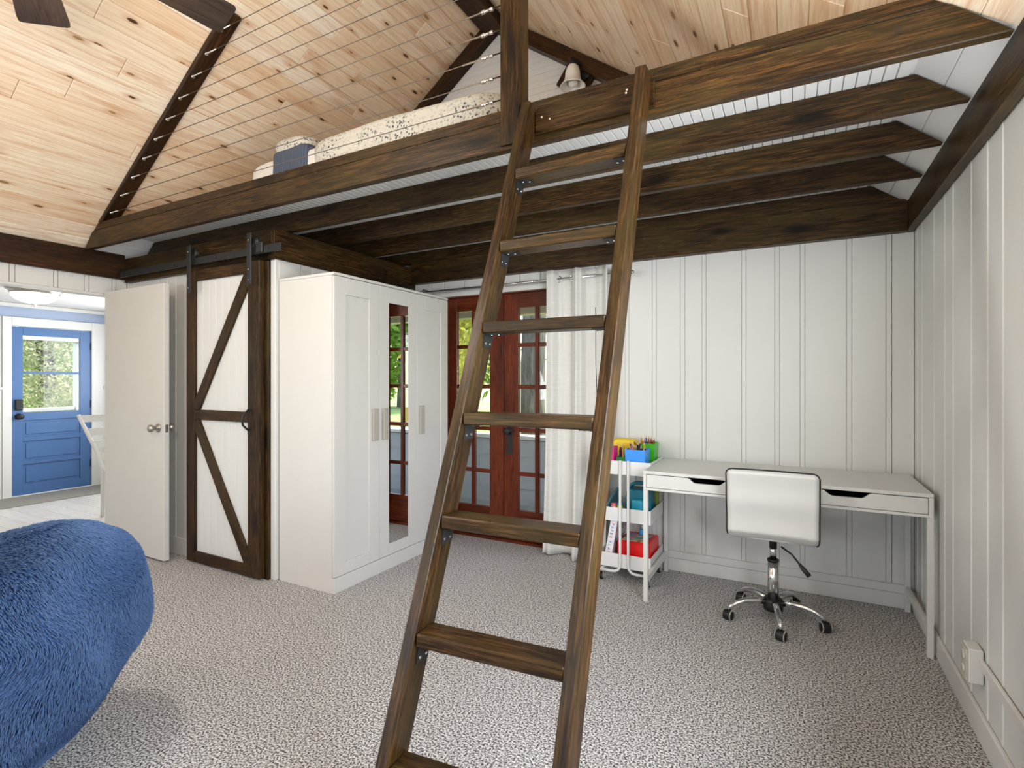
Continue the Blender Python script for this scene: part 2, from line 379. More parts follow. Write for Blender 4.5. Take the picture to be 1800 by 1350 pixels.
for a, b in ((1.55, 1.577), (1.796, 1.819), (1.984, 2.01), (2.169, 2.193)):
    z0 = OZ
    cb('board', XL-0.016, XL, y+0.003, a-0.003, OZ if y < OY1-0.01 else 0, 2.3, M_WALL, wl, 'z', 0.003); cb('bead_strip', XL-0.014, XL+0.001, a, b, z0, 2.3, M_WALL, wl, 'z', 0.003); y = b
cb('board', XL-0.016, XL, y+0.003, CY, 0, 2.3, M_WALL, wl, 'z', 0.003)
t = cb('trim_1', XL-0.1, XL+0.006, OY0, OY1, OZ-0.018, OZ, M_WALL, None, 'y'); tag(t, 'thin white head jamb over the kitchen doorway', 'trim', kind=ST)
t = cb('trim_2', XL-0.1, XL+0.004, OY1-0.018, OY1, 0, OZ-0.018, M_WALL, None, 'z'); tag(t, 'white side jamb of the kitchen doorway by the open door', 'trim', kind=ST)
o = cb('wall_plate_beam', XL+0.001, XL+0.04, YF0, CY-0.03, 2.09, 2.285, M_RED, None, 'y', 0.003); tag(o, 'dark brown beam along the top of the wall over the kitchen doorway', 'beam', kind=ST)
o = cb('wall_plate_beam', 0.555, XR-0.001, YF0, YB-0.001, 2.12, 2.30, M_BEAM, None, 'y', 0.006); tag(o, 'dark brown beam along the top of the desk side wall', 'beam', kind=ST)

# front wall (behind the camera) with unseen windows added to let light in
wf = MB(); xs = [XL-0.1, -4.0, -2.5, -1.7, -0.2, 0.75]
for i in range(5):
    if i in (1, 3): wf.box(xs[i], xs[i+1], YF0-0.1, YF0, 0, 0.8); wf.box(xs[i], xs[i+1], YF0-0.1, YF0, 2.1, 2.28)
    else: wf.box(xs[i], xs[i+1], YF0-0.1, YF0, 0, 2.28)
wf.prism([(XL-0.1, 2.28), (0.75, 2.28), (0.75, cz(0.75)+0.1), (XM, ZRIDGE+0.1), (XL-0.1, cz(XL-0.1)+0.1)], 'y', YF0-0.1, YF0)
wf = wf.build('wall_front', M_WALL); tag(wf, 'white wall with two windows facing the loft', 'wall', kind=ST)
for i, (a, b) in enumerate(((-4.0, -2.5), (-1.7, -0.2))):
    w = thing('window_%d' % (i+1), 'white framed window in the wall facing the loft', 'window', ((a+b)/2, YF0-0.05, 0.8), group='windows facing the loft', kind=ST)
    MB().box(a, a+0.06, YF0-0.08, YF0-0.03, 0.8, 2.1).box(b-0.06, b, YF0-0.08, YF0-0.03, 0.8, 2.1).box(a+0.06, b-0.06, YF0-0.08, YF0-0.03, 0.8, 0.86).box(a+0.06, b-0.06, YF0-0.08, YF0-0.03, 2.04, 2.1).build('window_frame', M_WHITE, w)
    MB().box(a+0.06, b-0.06, YF0-0.06, YF0-0.055, 0.86, 2.04).build('pane', M_GLASS, w)

for i, (xx, a, b) in enumerate(((XL-0.06, -2.65, -1.15), (XR+0.06, 0.18, 1.72))):  # unseen side windows, added and placed to balance the room light
    w = thing('window_%d' % (i+3), ['white framed window in the wall beside the kitchen doorway', 'white framed window in the desk side wall near the camera'][i], 'window', (xx, (a+b)/2, 0.8), kind=ST)
    MB().box(xx-0.03, xx+0.03, a, a+0.06, 0.8, 2.1).box(xx-0.03, xx+0.03, b-0.06, b, 0.8, 2.1).box(xx-0.03, xx+0.03, a+0.06, b-0.06, 0.8, 0.86).box(xx-0.03, xx+0.03, a+0.06, b-0.06, 2.04, 2.1).build('window_frame', M_WHITE, w)
    MB().box(xx-0.002, xx+0.002, a+0.06, b-0.06, 0.86, 2.04).build('pane', M_GLASS, w)
# ------------------------------------------------------------------ closet walls
wc = MB(); CO0, CO1, COZ = -3.72, -3.085, 2.04
wc.box(XL, CO0, CY+0.014, CY+0.1, 0, 2.25); wc.box(CO1, CX-0.014, CY+0.014, CY+0.1, 0, 2.25); wc.box(CO0, CO1, CY+0.014, CY+0.1, COZ, 2.25)
wc = wc.build('wall_closet', M_WALL); tag(wc, 'white board closet wall behind the sliding barn door', 'wall', kind=ST)
x = XL
while x < CO0-0.01:
    x2 = min(x+0.1145, CO0); cb('board', x+0.0015, x2-0.0015, CY, CY+0.014, 0, 2.24, M_WALL, wc, 'z', 0.003); x = x2
cb('corner_board', -2.985, CX, CY-0.012, CY+0.014, 0, 2.07, M_WALL, wc, 'z', 0.003)
cb('baseboard_strip', XL, CO0, CY-0.012, CY, 0, 0.125, M_WALL, wc, 'x', 0.003)
ws = MB().box(CX-0.1, CX-0.014, CY+0.1, YB+0.02, 0, 2.25).build('wall_closet_side', M_WALL); tag(ws, 'white closet side wall behind the wardrobe', 'wall', kind=ST)
y = CY+0.012
for a in (2.46, 2.545, 2.80, 2.93, 3.12, 3.30, 3.48, YB): cb('board', CX-0.014, CX, y+0.002, a-0.002, 0, 2.24, M_WALL, ws, 'z', 0.003); y = a
t = cb('trim_3', -3.085, -2.986, CY-0.03, CY+0.013, 0, 2.06, M_BEAM, None, 'z', 0.003); tag(t, 'dark stained jamb board at the edge of the closet opening', 'trim', kind=ST)
o = cb('header_beam', XL+0.041, CX-0.002, CY-0.035, CY+0.012, 2.065, 2.255, M_BEAM, None, 'x', 0.003); tag(o, 'dark stained header board carrying the barn door track', 'beam', kind=ST)
o = cb('side_beam', CX-0.012, CX+0.012, CY-0.03, YB-0.001, 2.068, 2.262, M_BEAM, None, 'y', 0.003); tag(o, 'dark stained beam on the closet wall above the wardrobe', 'beam', kind=ST)

# ------------------------------------------------------------------ loft framing
def slope_x(z): return (XM-(ZRIDGE-z)/SL, XM+(ZRIDGE-z)/SL)
def joist(name, y0, y1, z0, z1, label, mat=M_BEAM, in_=0.006):
    a0, b0 = slope_x(z0); a1, b1 = slope_x(z1); a0 = max(a0, XL+0.042); b0 = min(b0, 0.553)
    o = MB().prism([(a0+in_, z0), (b0-in_, z0), (b1-in_, z1), (a1+in_, z1)], 'y', y0, y1).build(name, mat, None, 0.003); return tag(o, label, 'beam', kind=ST)
joist('loft_front_beam', LOFT_Y, LOFT_Y+0.04, 2.27, 2.392, 'dark stained front beam of the loft holding the ladder')
joist('loft_edge_board', LOFT_Y+0.004, LOFT_Y+0.05, 2.394, LOFT_T+0.002, 'narrow dark edge board capping the loft front beam')
for k, (y0, lb) in enumerate(((2.375, 'first dark loft joist behind the front beam'), (2.765, 'second dark loft joist behind the front beam'), (3.155, 'third dark loft joist, nearest the back wall'))):
    joist('loft_joist', y0, y0+0.04, 2.275, LOFT_B-0.001, lb)
joist('loft_ledger', YB-0.035, YB-0.002, 2.30, LOFT_B-0.001, 'upper dark ledger board on the back wall under the loft')
o = cb('ledger_board', CX+0.0122, 0.5548, YB-0.062, YB-0.002, 2.12, 2.298, M_BEAM, None, 'x', 0.001); tag(o, 'lower dark ledger board on the back wall above the curtain', 'beam', kind=ST)
deck = MB(); a, b = slope_x(LOFT_B+0.006); deck.box(a, b, LOFT_Y+0.05, YB, LOFT_B+0.008, LOFT_T); deck = deck.build('floor_loft', M_BEAD)
tag(deck, 'loft deck with white beadboard underside', 'loft floor', kind=ST)
x = a+0.02; k = 0
while x+0.042 < b-0.01:
    cb('bead_strip', x+0.0014, x+0.0406, LOFT_Y+0.042, YB-0.002, LOFT_B, LOFT_B+0.008, M_BEAD, deck, 'y', 0.0022); x += 0.042

# ------------------------------------------------------------------ loft railing: post, sloped rail, cables
POST_X0, POST_X1 = -1.103, -1.013
pst = thing('railing_post', 'dark stained square post rising from the loft beam beside the ladder', 'post', (-1.058, LOFT_Y, 2.285))
wood_prism('post_body', [(LOFT_Y-0.0125, 2.285), (LOFT_Y-0.0125, cz(POST_X1)-0.012), (LOFT_Y+0.0775, cz(POST_X1)-0.012), (LOFT_Y+0.0775, LOFT_T+0.003), (LOFT_Y-0.0005, LOFT_T+0.003), (LOFT_Y-0.0005, 2.285)], 'x', POST_X0, POST_X1, 'z', M_LADDER, pst)
ra = Vector((-4.50, LOFT_Y+0.05, cz(-4.50)-0.002)); rb = Vector((-3.0, LOFT_Y+0.05, cz(-3.0)-0.002)); nl = Vector((-SL, 0, 1)).normalized()
rt = thing('railing_rafter', 'dark stained board on the sloped ceiling anchoring the railing cables', 'railing board', ra)
beam('board', ra-nl*0.017, rb-nl*0.017, 0.10, 0.032, M_RED, rt, up=nl, bev=0.005)
cabz = [2.507+0.1026*k for k in range(10)]
ords = ['lowest', 'second', 'third', 'fourth', 'fifth', 'sixth', 'seventh', 'eighth', 'ninth', 'topmost']
rowname = ['lowest railing cable, just above the loft edge board'] + ['%s railing cable counting up from the loft edge board' % w for w in ords[1:9]] + ['topmost railing cable, by the ceiling fan blade']
for k, z in enumerate(cabz):
    xs_ = XM-(ZRIDGE-z)/SL
    pa = Vector((xs_+0.056, LOFT_Y+0.03, z)); pb = Vector((POST_X0, LOFT_Y+0.03, z))
    cbl = thing('railing_cable', 'thin steel %s' % rowname[k], 'cable', pa, group='loft railing cables')
    MB().tube([pa, pb], 0.0022, 6).build('wire', M_STEEL, cbl)
    an = MB(); an.tube([pa-Vector((0.016, 0, 0)), pa-Vector((0.008, 0, 0)), pa+Vector((0.002, 0, 0)), pa+Vector((0.006, 0, 0)), pa+Vector((0.09, 0, 0))], 0.005, 10, radii=[0.010, 0.015, 0.012, 0.005, 0.0038]); an.build('anchor', M_CHROME, cbl)
    d = (pa-pb).normalized()
    tb = MB(); tb.tube([pb, pb+d*0.06, pb+d*0.061, pb+d*0.075, pb+d*0.076, pb+d*0.1, pb+d*0.101, pb+d*0.12, pb+d*0.121, pb+d*0.22], 0.004, 8, radii=[0.0032, 0.0032, 0.0085, 0.0085, 0.006, 0.006, 0.0085, 0.0085, 0.004, 0.0035]); tb.build('turnbuckle', M_CHROME, cbl)

_scr = MB().cyl((0, 0, -0.0018), (0, 0, 0.0018), 0.0045, 8).mesh('screw', M_CHROME)
def screw(p, d, parent, name='screw', me=None):
    M = Vector(d).to_track_quat('Z', 'Y').to_matrix().to_4x4(); M.translation = Vector(p); return link(name, me or _scr, M, parent)
# ------------------------------------------------------------------ ladder
LX = (-0.975, -0.502)
def yL(z): return 0.943 + 0.395*z
def yR(z): return 0.995 + 0.363*z
lad = thing('loft_ladder', 'dark stained wooden ladder leaning on the loft front beam', 'ladder', (-0.72, 1.0, 0))
for x0, yf in ((LX[0], yL), (LX[1], yR)):
    n_ = 0.089*1.06; zt = 2.415
    a = Vector((0, yf(0.0), 0.0)); b = Vector((0, yf(zt), zt)); d = (b-a).normalized(); X = d; Z = Vector((0, -d.z, d.y)); Y = Z.cross(X)
    Rm = Matrix((X, Y, Z)).transposed().to_4x4(); yc = LOFT_Y-0.0165; zc = (yc-n_-yf(0))/(yf(1)-yf(0))
    wood_prism('side_rail', [(yf(0), 0), (yf(zt), zt), (yc, zt), (yc, zc), (yf(0)+n_, 0)], 'x', x0, x0+0.038, Rm, M_LADDER, lad, 0.0025)
for k in range(7):
    zt = 0.277 + 0.303*k; x0, x1 = LX[0]+0.038, LX[1]
    ya, yb_ = yL(zt-0.02)+0.004, yR(zt-0.02)+0.004
    a = Vector((x0+0.001, ya+0.042, zt-0.02)); b = Vector((x1-0.001, yb_+0.042, zt-0.02))
    rg = beam('rung', a, b, 0.085, 0.039, M_LADDER, lad, bev=0.004)
    for xx, yy, s in ((x0, ya, 1), (x1, yb_, -1)):
        br = MB().prism([(yy+0.015, zt-0.041), (yy+0.072, zt-0.041), (yy+0.058, zt-0.088), (yy+0.006, zt-0.088)], 'x', min(xx, xx+s*0.003), max(xx, xx+s*0.003))
        br.box(min(xx, xx+s*0.05), max(xx, xx+s*0.05), yy+0.015, yy+0.072, zt-0.043, zt-0.0396)
        bo = br.build('bracket', M_BLACK, rg)
        for (dy, dz) in ((0.018, -0.074), (0.046, -0.074)): screw((xx+s*0.0045, yy+dy, zt+dz), (s, 0, 0), lad)
        for q in (0.018, 0.042): screw((xx+s*q, yy+0.03+0.3*q, zt-0.0445), (0, 0, -1), lad)
bk = cb('ladder_backing_board', LX[0]+0.039, -0.452, LOFT_Y-0.016, LOFT_Y-0.0005, 2.296, 2.392, M_LADDER, None, 'x'); tag(bk, 'short dark board screwed to the loft beam between the ladder rails', 'board')
for (px, pz) in ((-0.905, 2.36), (-0.87, 2.345), (-0.556, 2.368), (-0.553, 2.379)): screw((px, LOFT_Y-0.0175, pz), (0, -1, 0), bk)


# ------------------------------------------------------------------ wardrobe
WX, WY0, WY1, WZ = -2.436, 2.278, 3.455, 1.942
wd_ = thing('wardrobe', 'tall white three door wardrobe with a mirrored middle door', 'wardrobe', (-2.68, 2.86, 0))
cb('side_panel', -2.925, WX-0.020, WY0, WY0+0.018, 0, WZ-0.018, M_WHITE, wd_, 'z', 0.001)
cb('side_panel', -2.925, WX-0.020, WY1-0.018, WY1, 0, WZ-0.018, M_WHITE, wd_, 'z', 0.001)
cb('top_panel', -2.925, WX, WY0-0.001, WY1+0.001, WZ-0.017, WZ, M_WHITE, wd_, 'y', 0.001)
cb('back_panel', -2.925, -2.918, WY0+0.019, WY1-0.019, 0.05, WZ-0.019, M_WHITE, wd_, 'z', 0.001)
cb('plinth', WX-0.022, WX-0.001, WY0, WY1, 0.0, 0.093, M_WHITE, wd_, 'y', 0.001)
cb('base_panel', -2.917, WX-0.024, WY0+0.019, WY1-0.019, 0.07, 0.088, M_WHITE, wd_, 'y', 0.001)
M_HANDLE = plain('grey_handle', 'b4aea4', 0.4)
DW = (WY1-WY0)/3
for k in range(3):
    a, b = WY0+DW*k+0.0015, WY0+DW*(k+1)-0.0015; z0, z1 = 0.097, WZ-0.021
    dr = link('door', None, Matrix.Translation((WX-0.01, (a+b)/2, z0)), wd_); dr.empty_display_size = 0.05
    if k == 1: dr['label'] = 'wardrobe door with a tall mirror'
    s_ = 0.092
    cb('stile', WX-0.018, WX, a, a+s_, z0, z1, M_WHITE, dr, 'z', 0.0012); cb('stile', WX-0.018, WX, b-s_, b, z0, z1, M_WHITE, dr, 'z', 0.0012)
    cb('rail', WX-0.018, WX, a+s_+0.0003, b-s_-0.0003, z0, z0+0.075, M_WHITE, dr, 'y', 0.0012); cb('rail', WX-0.018, WX, a+s_+0.0003, b-s_-0.0003, z1-0.105, z1, M_WHITE, dr, 'y', 0.0012)
    if k == 1:
        cb('mirror', WX-0.016, WX-0.003, a+s_+0.002, b-s_-0.002, z0+0.077, z1-0.107, M_MIRROR, dr, 'z', 0.0)
    else:
        cb('panel', WX-0.016, WX-0.008, a+s_+0.0005, b-s_-0.0005, z0+0.0755, z1-0.1055, M_WHITE, dr, 'z', 0.0005)
    hy = (b-0.075) if k == 0 else (a+0.02)
    MB().box(WX+0.0005, WX+0.022, hy, hy+0.05, 0.892, 1.102).build('handle', M_HANDLE, dr, 0.002)

# ------------------------------------------------------------------ barn door with track
BF = 2.2
bd = thing('barn_door', 'sliding barn door of white beadboard with dark frame and diagonal braces', 'door', (-3.41, BF+0.02, 0.015))
x = -3.72
while x < -3.13:
    x2 = min(x+0.0745, -3.128); cb('panel_board', x+0.0008, x2-0.0008, BF+0.018, BF+0.034, 0.06, 2.0, M_BEAD, bd, 'z', 0.002); x = x2
cb('stile', -3.81, -3.714, BF, BF+0.04, 0.012, 2.06, M_RED, bd, 'z', 0.003); cb('stile', -3.135, -3.018, BF, BF+0.04, 0.012, 2.06, M_BEAM, bd, 'z', 0.003)
cb('rail', -3.713, -3.136, BF+0.001, BF+0.0175, 1.985, 2.06, M_BEAM, bd, 'x', 0.003); cb('rail', -3.713, -3.136, BF+0.001, BF+0.0175, 0.012, 0.088, M_RED, bd, 'x', 0.003)
cb('rail', -3.74, -3.136, BF+0.001, BF+0.0175, 1.012, 1.082, M_BEAM, bd, 'x', 0.003)
for poly in ([(-3.7125, 1.083), (-3.665, 1.083), (-3.1365, 1.90), (-3.1365, 1.984), (-3.178, 1.984), (-3.7125, 1.155)], [(-3.7125, 1.011), (-3.7125, 0.935), (-3.178, 0.089), (-3.1365, 0.089), (-3.1365, 0.17), (-3.665, 1.011)]):
    a_ = math.atan2(poly[2][1]-poly[1][1], poly[2][0]-poly[1][0]); wood_prism('brace', poly, 'y', BF+0.0012, BF+0.0175, Matrix.Rotation(-a_, 4, 'Y'), M_BEAM, bd)
hd = MB().tube([(-3.118, BF, 1.10), (-3.118, BF-0.02, 1.085), (-3.118, BF-0.045, 1.06), (-3.118, BF-0.05, 1.03), (-3.118, BF-0.045, 1.0), (-3.118, BF-0.02, 0.975), (-3.118, BF, 0.96)], 0.007, 8).build('handle', M_BLACK, bd)
cb('handle_plate', -3.13, -3.106, BF-0.003, BF-0.0005, 1.095, 1.125, M_BLACK, hd, 'z', 0.001); cb('handle_plate', -3.13, -3.106, BF-0.003, BF-0.0005, 0.935, 0.965, M_BLACK, hd, 'z', 0.001)
RZ0, RZ1, RY = 2.088, 2.135, 2.172
for xx in (-3.687, -3.042):
    st = cb('hanger_strap', xx-0.021, xx+0.021, RY-0.030, RY-0.023, 1.895, 2.222, M_BLACK, bd, 'z', 0.002)
    for zz in (1.925, 1.99, 2.175): screw((xx, RY-0.032, zz), (0, -1, 0), st, 'bolt', None)
    wh = MB().lathe([(0.0, -0.008), (0.034, -0.008), (0.034, -0.004), (0.028, 0.0), (0.034, 0.004), (0.034, 0.008), (0.0, 0.008)], 24, Matrix.Translation((xx+0.028, RY, 2.171)) @ Matrix.Rotation(PI/2, 4, 'X')).build('wheel', M_RUBBER, st)
tr = thing('door_track', 'flat black steel track the barn door hangs from', 'track', (-3.75, RY, RZ0))
cb('rail_bar', -4.64, -2.772, RY-0.004, RY+0.004, RZ0, RZ1, M_BLACK, tr, 'x', 0.001)
for xx in (-4.58, -4.24, -3.9, -3.42, -2.89): cb('bolt', xx-0.007, xx+0.007, RY-0.009, RY-0.004, 2.104, 2.118, M_RUBBER, tr, 'x', 0.003)
for xx in (-4.58, -4.24, -3.9, -3.42): MB().cyl((xx, RY+0.004, 2.111), (xx, CY-0.036, 2.111), 0.008, 10).build('spacer', M_BLACK, tr)
cb('stop_block', -2.995, -2.935, RY-0.014, RY-0.004, 2.092, 2.158, M_BLACK, tr, 'x', 0.003)

# ------------------------------------------------------------------ open white door by the kitchen
DA, DB, DY = -4.715, -3.905, 2.10
d1 = thing('door_1', 'plain white slab door standing open beside the kitchen doorway', 'door', ((DA+DB)/2, DY, 0.014), kind=ST)
cb('slab', DA, DB, DY, DY+0.036, 0.014, 1.974, M_DOORW, d1, 'z', 0.002)
def knob(p, d, parent, mat, name='knob', s=1.0):
    M = Matrix.Translation(p) @ Vector(d).to_track_quat('Z', 'Y').to_matrix().to_4x4()
    return MB().lathe([(0.0, 0.0), (0.031*s, 0.0), (0.031*s, 0.006*s), (0.012*s, 0.010*s), (0.011*s, 0.024*s), (0.018*s, 0.032*s), (0.027*s, 0.045*s), (0.026*s, 0.062*s), (0.016*s, 0.068*s), (0.0, 0.068*s)], 20, M).build(name, mat, parent)
knob((DB-0.07, DY, 0.95), (0, -1, 0), d1, M_NICKEL); knob((DB-0.07, DY+0.036, 0.95), (0, 1, 0), d1, M_NICKEL)
cb('latch_plate', DB-0.0005, DB+0.0015, DY+0.008, DY+0.028, 0.92, 0.975, M_NICKEL, d1, 'z', 0.0004)

# ------------------------------------------------------------------ french doors
def french(name, xa, xb, stile_in, label, knob_side):
    d = thing(name, label, 'door', ((xa+xb)/2, YB+0.05, 0.02), kind=ST)
    y0, y1 = YB+0.03, YB+0.07; s = 0.128
    cb('stile', xa, xa+s, y0, y1, 0.02, 1.98, M_DOORRED, d, 'z', 0.003); cb('stile', xb-s, xb, y0, y1, 0.02, 1.98, M_DOORRED, d, 'z', 0.003)
    cb('rail', xa+s, xb-s, y0, y1, 1.865, 1.98, M_DOORRED, d, 'x', 0.003); cb('rail', xa+s, xb-s, y0, y1, 0.02, 0.255, M_DOORRED, d, 'x', 0.003)
    xm = (xa+xb)/2; zr = [0.255, 0.545, 0.893, 1.236, 1.568, 1.865]
    cb('muntin', xm-0.017, xm+0.017, y0+0.004, y1-0.004, 0.255, 1.865, M_DOORRED, d, 'z', 0.004)
    for z in zr[1:-1]:
        for a, b in ((xa+s, xm-0.017), (xm+0.017, xb-s)): cb('muntin', a, b, y0+0.006, y1-0.006, z-0.016, z+0.016, M_DOORRED, d, 'x', 0.004)
    for i in range(5):
        za = zr[i]+(0.016 if i else 0); zb = zr[i+1]-(0.016 if i < 4 else 0)
        for a, b in ((xa+s, xm-0.017), (xm+0.017, xb-s)): cb('pane', a, b, YB+0.048, YB+0.052, za, zb, M_GLASS, d, 'z', 0.0)
    return d
fd1 = french('door_2', DX0+0.012, -2.0625, 1, 'mahogany french door leaf next to the wardrobe', 0)
fd2 = french('door_3', -2.0575, DX1-0.012, 0, 'mahogany french door leaf with the black knob, by the curtain', 1)
pl = cb('knob_plate', -2.025, -1.978, YB+0.026, YB+0.0295, 0.70, 0.935, M_BLACK, fd2, 'z', 0.002)
knob((-2.002, YB+0.026, 0.885), (0, -1, 0), pl, M_BLACK, 'knob', 0.95)
cb('keyhole', -2.006, -1.998, YB+0.0245, YB+0.0258, 0.79, 0.815, M_RUBBER, pl, 'z', 0.0003)
for fd, xx in ((fd1, -2.10), (fd2, -2.035)):
    bo = MB().cyl((xx, YB+0.022, 0.035), (xx, YB+0.022, 0.12), 0.005, 8); bo.build('door_bolt', M_RUBBER, fd)
    cb('bolt_keeper', xx-0.016, xx+0.016, YB+0.018, YB+0.0295, 0.06, 0.09, M_RUBBER, fd, 'x', 0.002)
t = thing('trim_4', 'white casing around the french doors', 'trim', (-2.06, YB, 0), kind=ST)
cb('head_casing', DX0-0.07, DX1+0.07, YB-0.012, YB+0.015, DZ, DZ+0.043, M_WALL, t, 'x', 0.003)
cb('side_casing', DX0-0.068, DX0, YB-0.012, YB+0.015, 0, DZ, M_WALL, t, 'z', 0.003); cb('side_casing', DX1, DX1+0.068, YB-0.012, YB+0.015, 0, DZ, M_WALL, t, 'z', 0.003)
cb('jamb', DX0, DX0+0.010, YB+0.015, 3.8, 0, DZ, M_DOORRED, t, 'z', 0.001); cb('jamb', DX1-0.010, DX1, YB+0.015, 3.8, 0, DZ, M_DOORRED, t, 'z', 0.001); cb('jamb', DX0+0.010, DX1-0.010, YB+0.015, 3.8, DZ-0.009, DZ, M_DOORRED, t, 'x', 0.001)
cb('threshold', DX0+0.011, DX1-0.011, YB-0.005, 3.8, 0.0, 0.018, M_DOORRED, t, 'x', 0.003)

# ------------------------------------------------------------------ curtain, rod, cord
rod = thing('curtain_rod', 'slim chrome curtain rod over the french doors', 'rod', (-1.9, 3.58, 2.03))
MB().cyl((-2.80, 3.585, 2.035), (-0.99, 3.585, 2.035), 0.0085, 12).build('pole', M_CHROME, rod)
for xx in (-2.79, -1.13):
    MB().tube([(xx, YB-0.001, 2.06), (xx, 3.60, 2.06), (xx, 3.585, 2.05), (xx, 3.585, 2.027)], 0.0045, 8).build('bracket', M_CHROME if xx > -2 else M_BLACK, rod)
for xx in (-2.80, -0.99): MB().lathe([(0, -0.02), (0.013, -0.015), (0.015, 0.0), (0.013, 0.015), (0, 0.02)], 14, Matrix.Translation((xx, 3.585, 2.035)) @ Matrix.Rotation(PI/2, 4, 'Y')).build('finial', M_CHROME, rod)
M_CURT = NT('white_linen'); v = M_CURT.coords((1, 1, 1)); wx = M_CURT.noise(M_CURT.coords((220, 220, 6)), 1, 2); wz = M_CURT.noise(M_CURT.coords((6, 6, 220)), 1, 2)
wv = M_CURT.mix(0.5, wx, wz); M_CURT.color(M_CURT.mix(M_CURT.ramp(wv, [(0.4, 0.0), (0.65, 0.5)]), 'dad8d2', 'bfbbb2')); M_CURT.set(Roughness=0.9); M_CURT.bump(wv, 0.25, 0.001); M_CURT = M_CURT.m
cu = thing('curtain', 'white linen grommet curtain drawn beside the french doors', 'curtain', (-1.37, 3.585, 0))
def curt(u, v):
    z = 0.012 + v*2.085; flare = 1.0 + 0.12*(1-v)**2
    ks = [(0.0, -1.615, 3.55), (0.12, -1.57, 3.543), (0.2, -1.53, 3.595), (0.3, -1.49, 3.618), (0.42, -1.43, 3.615), (0.5, -1.405, 3.56), (0.56, -1.38, 3.535), (0.62, -1.355, 3.56), (0.7, -1.33, 3.62), (0.82, -1.27, 3.622), (0.92, -1.21, 3.60), (1.0, -1.15, 3.55)]
    for (u0, xa, ya), (u1, xb, yb) in zip(ks, ks[1:]):
        if u <= u1+1e-9:
            t_ = (u-u0)/(u1-u0); t_ = t_*t_*(3-2*t_); xx = xa+(xb-xa)*(u-u0)/(u1-u0); yy = ya+(yb-ya)*t_; break
    xx = -1.40 + (xx+1.40)*(flare if xx < -1.40 else 1.0)
    yy += 0.012*math.sin(u*9+z*1.3)*(1-v) + 0.01*math.sin(u*31)*(1-v)**3 - 0.035*(1-v)**3*(0.5+0.5*math.sin(u*14))
    return Vector((xx, yy, z if v > 0 else z+0.006*math.sin(u*20)))
cm = MB().grid(curt, 110, 46); fab = cm.build('fabric', M_CURT, cu)
mod = fab.modifiers.new('thickness', 'SOLIDIFY'); mod.thickness = 0.003
for uu in (0.185, 0.5):
    p = curt(uu, 0.965); MB().tube([(p.x+0.024*math.cos(a), p.y-0.002, 2.035+0.024*math.sin(a)) for a in [2*PI*k/20 for k in range(20)]], 0.0045, 8, closed=True).build('grommet', M_CHROME, cu)
cd = MB().tube([(-1.225, 3.52, 1.80), (-1.222, 3.515, 1.4), (-1.205, 3.512, 1.0), (-1.19, 3.515, 0.62)], 0.0028, 6).build('cord', M_RUBBER); tag(cd, 'thin dark cord hanging in front of the curtain', 'cord')

# ------------------------------------------------------------------ desk
DKX0, DKX1, DKY0, DKY1, DKZ = -0.775, 0.569, 3.06, 3.635, 0.762
dk = thing('desk', 'white two drawer desk against the back wall', 'desk', (-0.1, 3.35, 0))
cb('top', DKX0, DKX1, DKY0, DKY1, DKZ-0.018, DKZ, M_WHITE, dk, 'x', 0.0015)
for xa in (DKX0, DKX1-0.018): cb('side_panel', xa, xa+0.018, DKY0, DKY1, 0.650, DKZ-0.0185, M_WHITE, dk, 'y', 0.001)
cb('bottom_panel', DKX0+0.0185, DKX1-0.0185, DKY0+0.002, DKY1, 0.650, 0.664, M_WHITE, dk, 'x', 0.001)
cb('back_panel', DKX0+0.0185, DKX1-0.0185, DKY1-0.012, DKY1, 0.6645, DKZ-0.0185, M_WHITE, dk, 'x', 0.001)
cb('divider', -0.112, -0.096, DKY0+0.02, DKY1-0.013, 0.6645, DKZ-0.0185, M_WHITE, dk, 'y', 0.001)
for xa, xb in ((DKX0+0.021, -0.106), (-0.102, DKX1-0.021)):
    c = (xa+xb)/2 + 0.005; z0, z1 = 0.667, DKZ-0.022
    cut_ = [(c+0.105, z1)] + [(c+0.105-0.045*t_, z1-0.027*(t_*t_*(3-2*t_))) for t_ in [k/6 for k in range(1, 7)]] + [(c-0.06-0.045*t_, z1-0.027*((1-t_)**2*(3-2*(1-t_)))) for t_ in [k/6 for k in range(0, 7)]]
    cut_ = cut_[:-1] + [(c-0.105, z1)]
    df = MB().prism([(xa, z0), (xb, z0), (xb, z1)] + cut_ + [(xa, z1)], 'y', DKY0+0.001, DKY0+0.017).build('drawer', M_WHITE, dk, 0.0008)
    cb('drawer_floor', xa+0.01, xb-0.01, DKY0+0.018, DKY1-0.06, z0, z0+0.008, M_DARKGAP, df, 'x', 0.0)  # floor coloured dark to paint in the shade behind the cutout
for xa in (DKX0, DKX1-0.025):
    for ya in (DKY0, DKY1-0.025): cb('leg', xa, xa+0.025, ya, ya+0.025, 0.0, 0.6495, M_WHITE, dk, 'z', 0.001)
    cb('stretcher', xa+0.002, xa+0.023, DKY0+0.0255, DKY1-0.0255, 0.105, 0.14, M_WHITE, dk, 'y', 0.001)

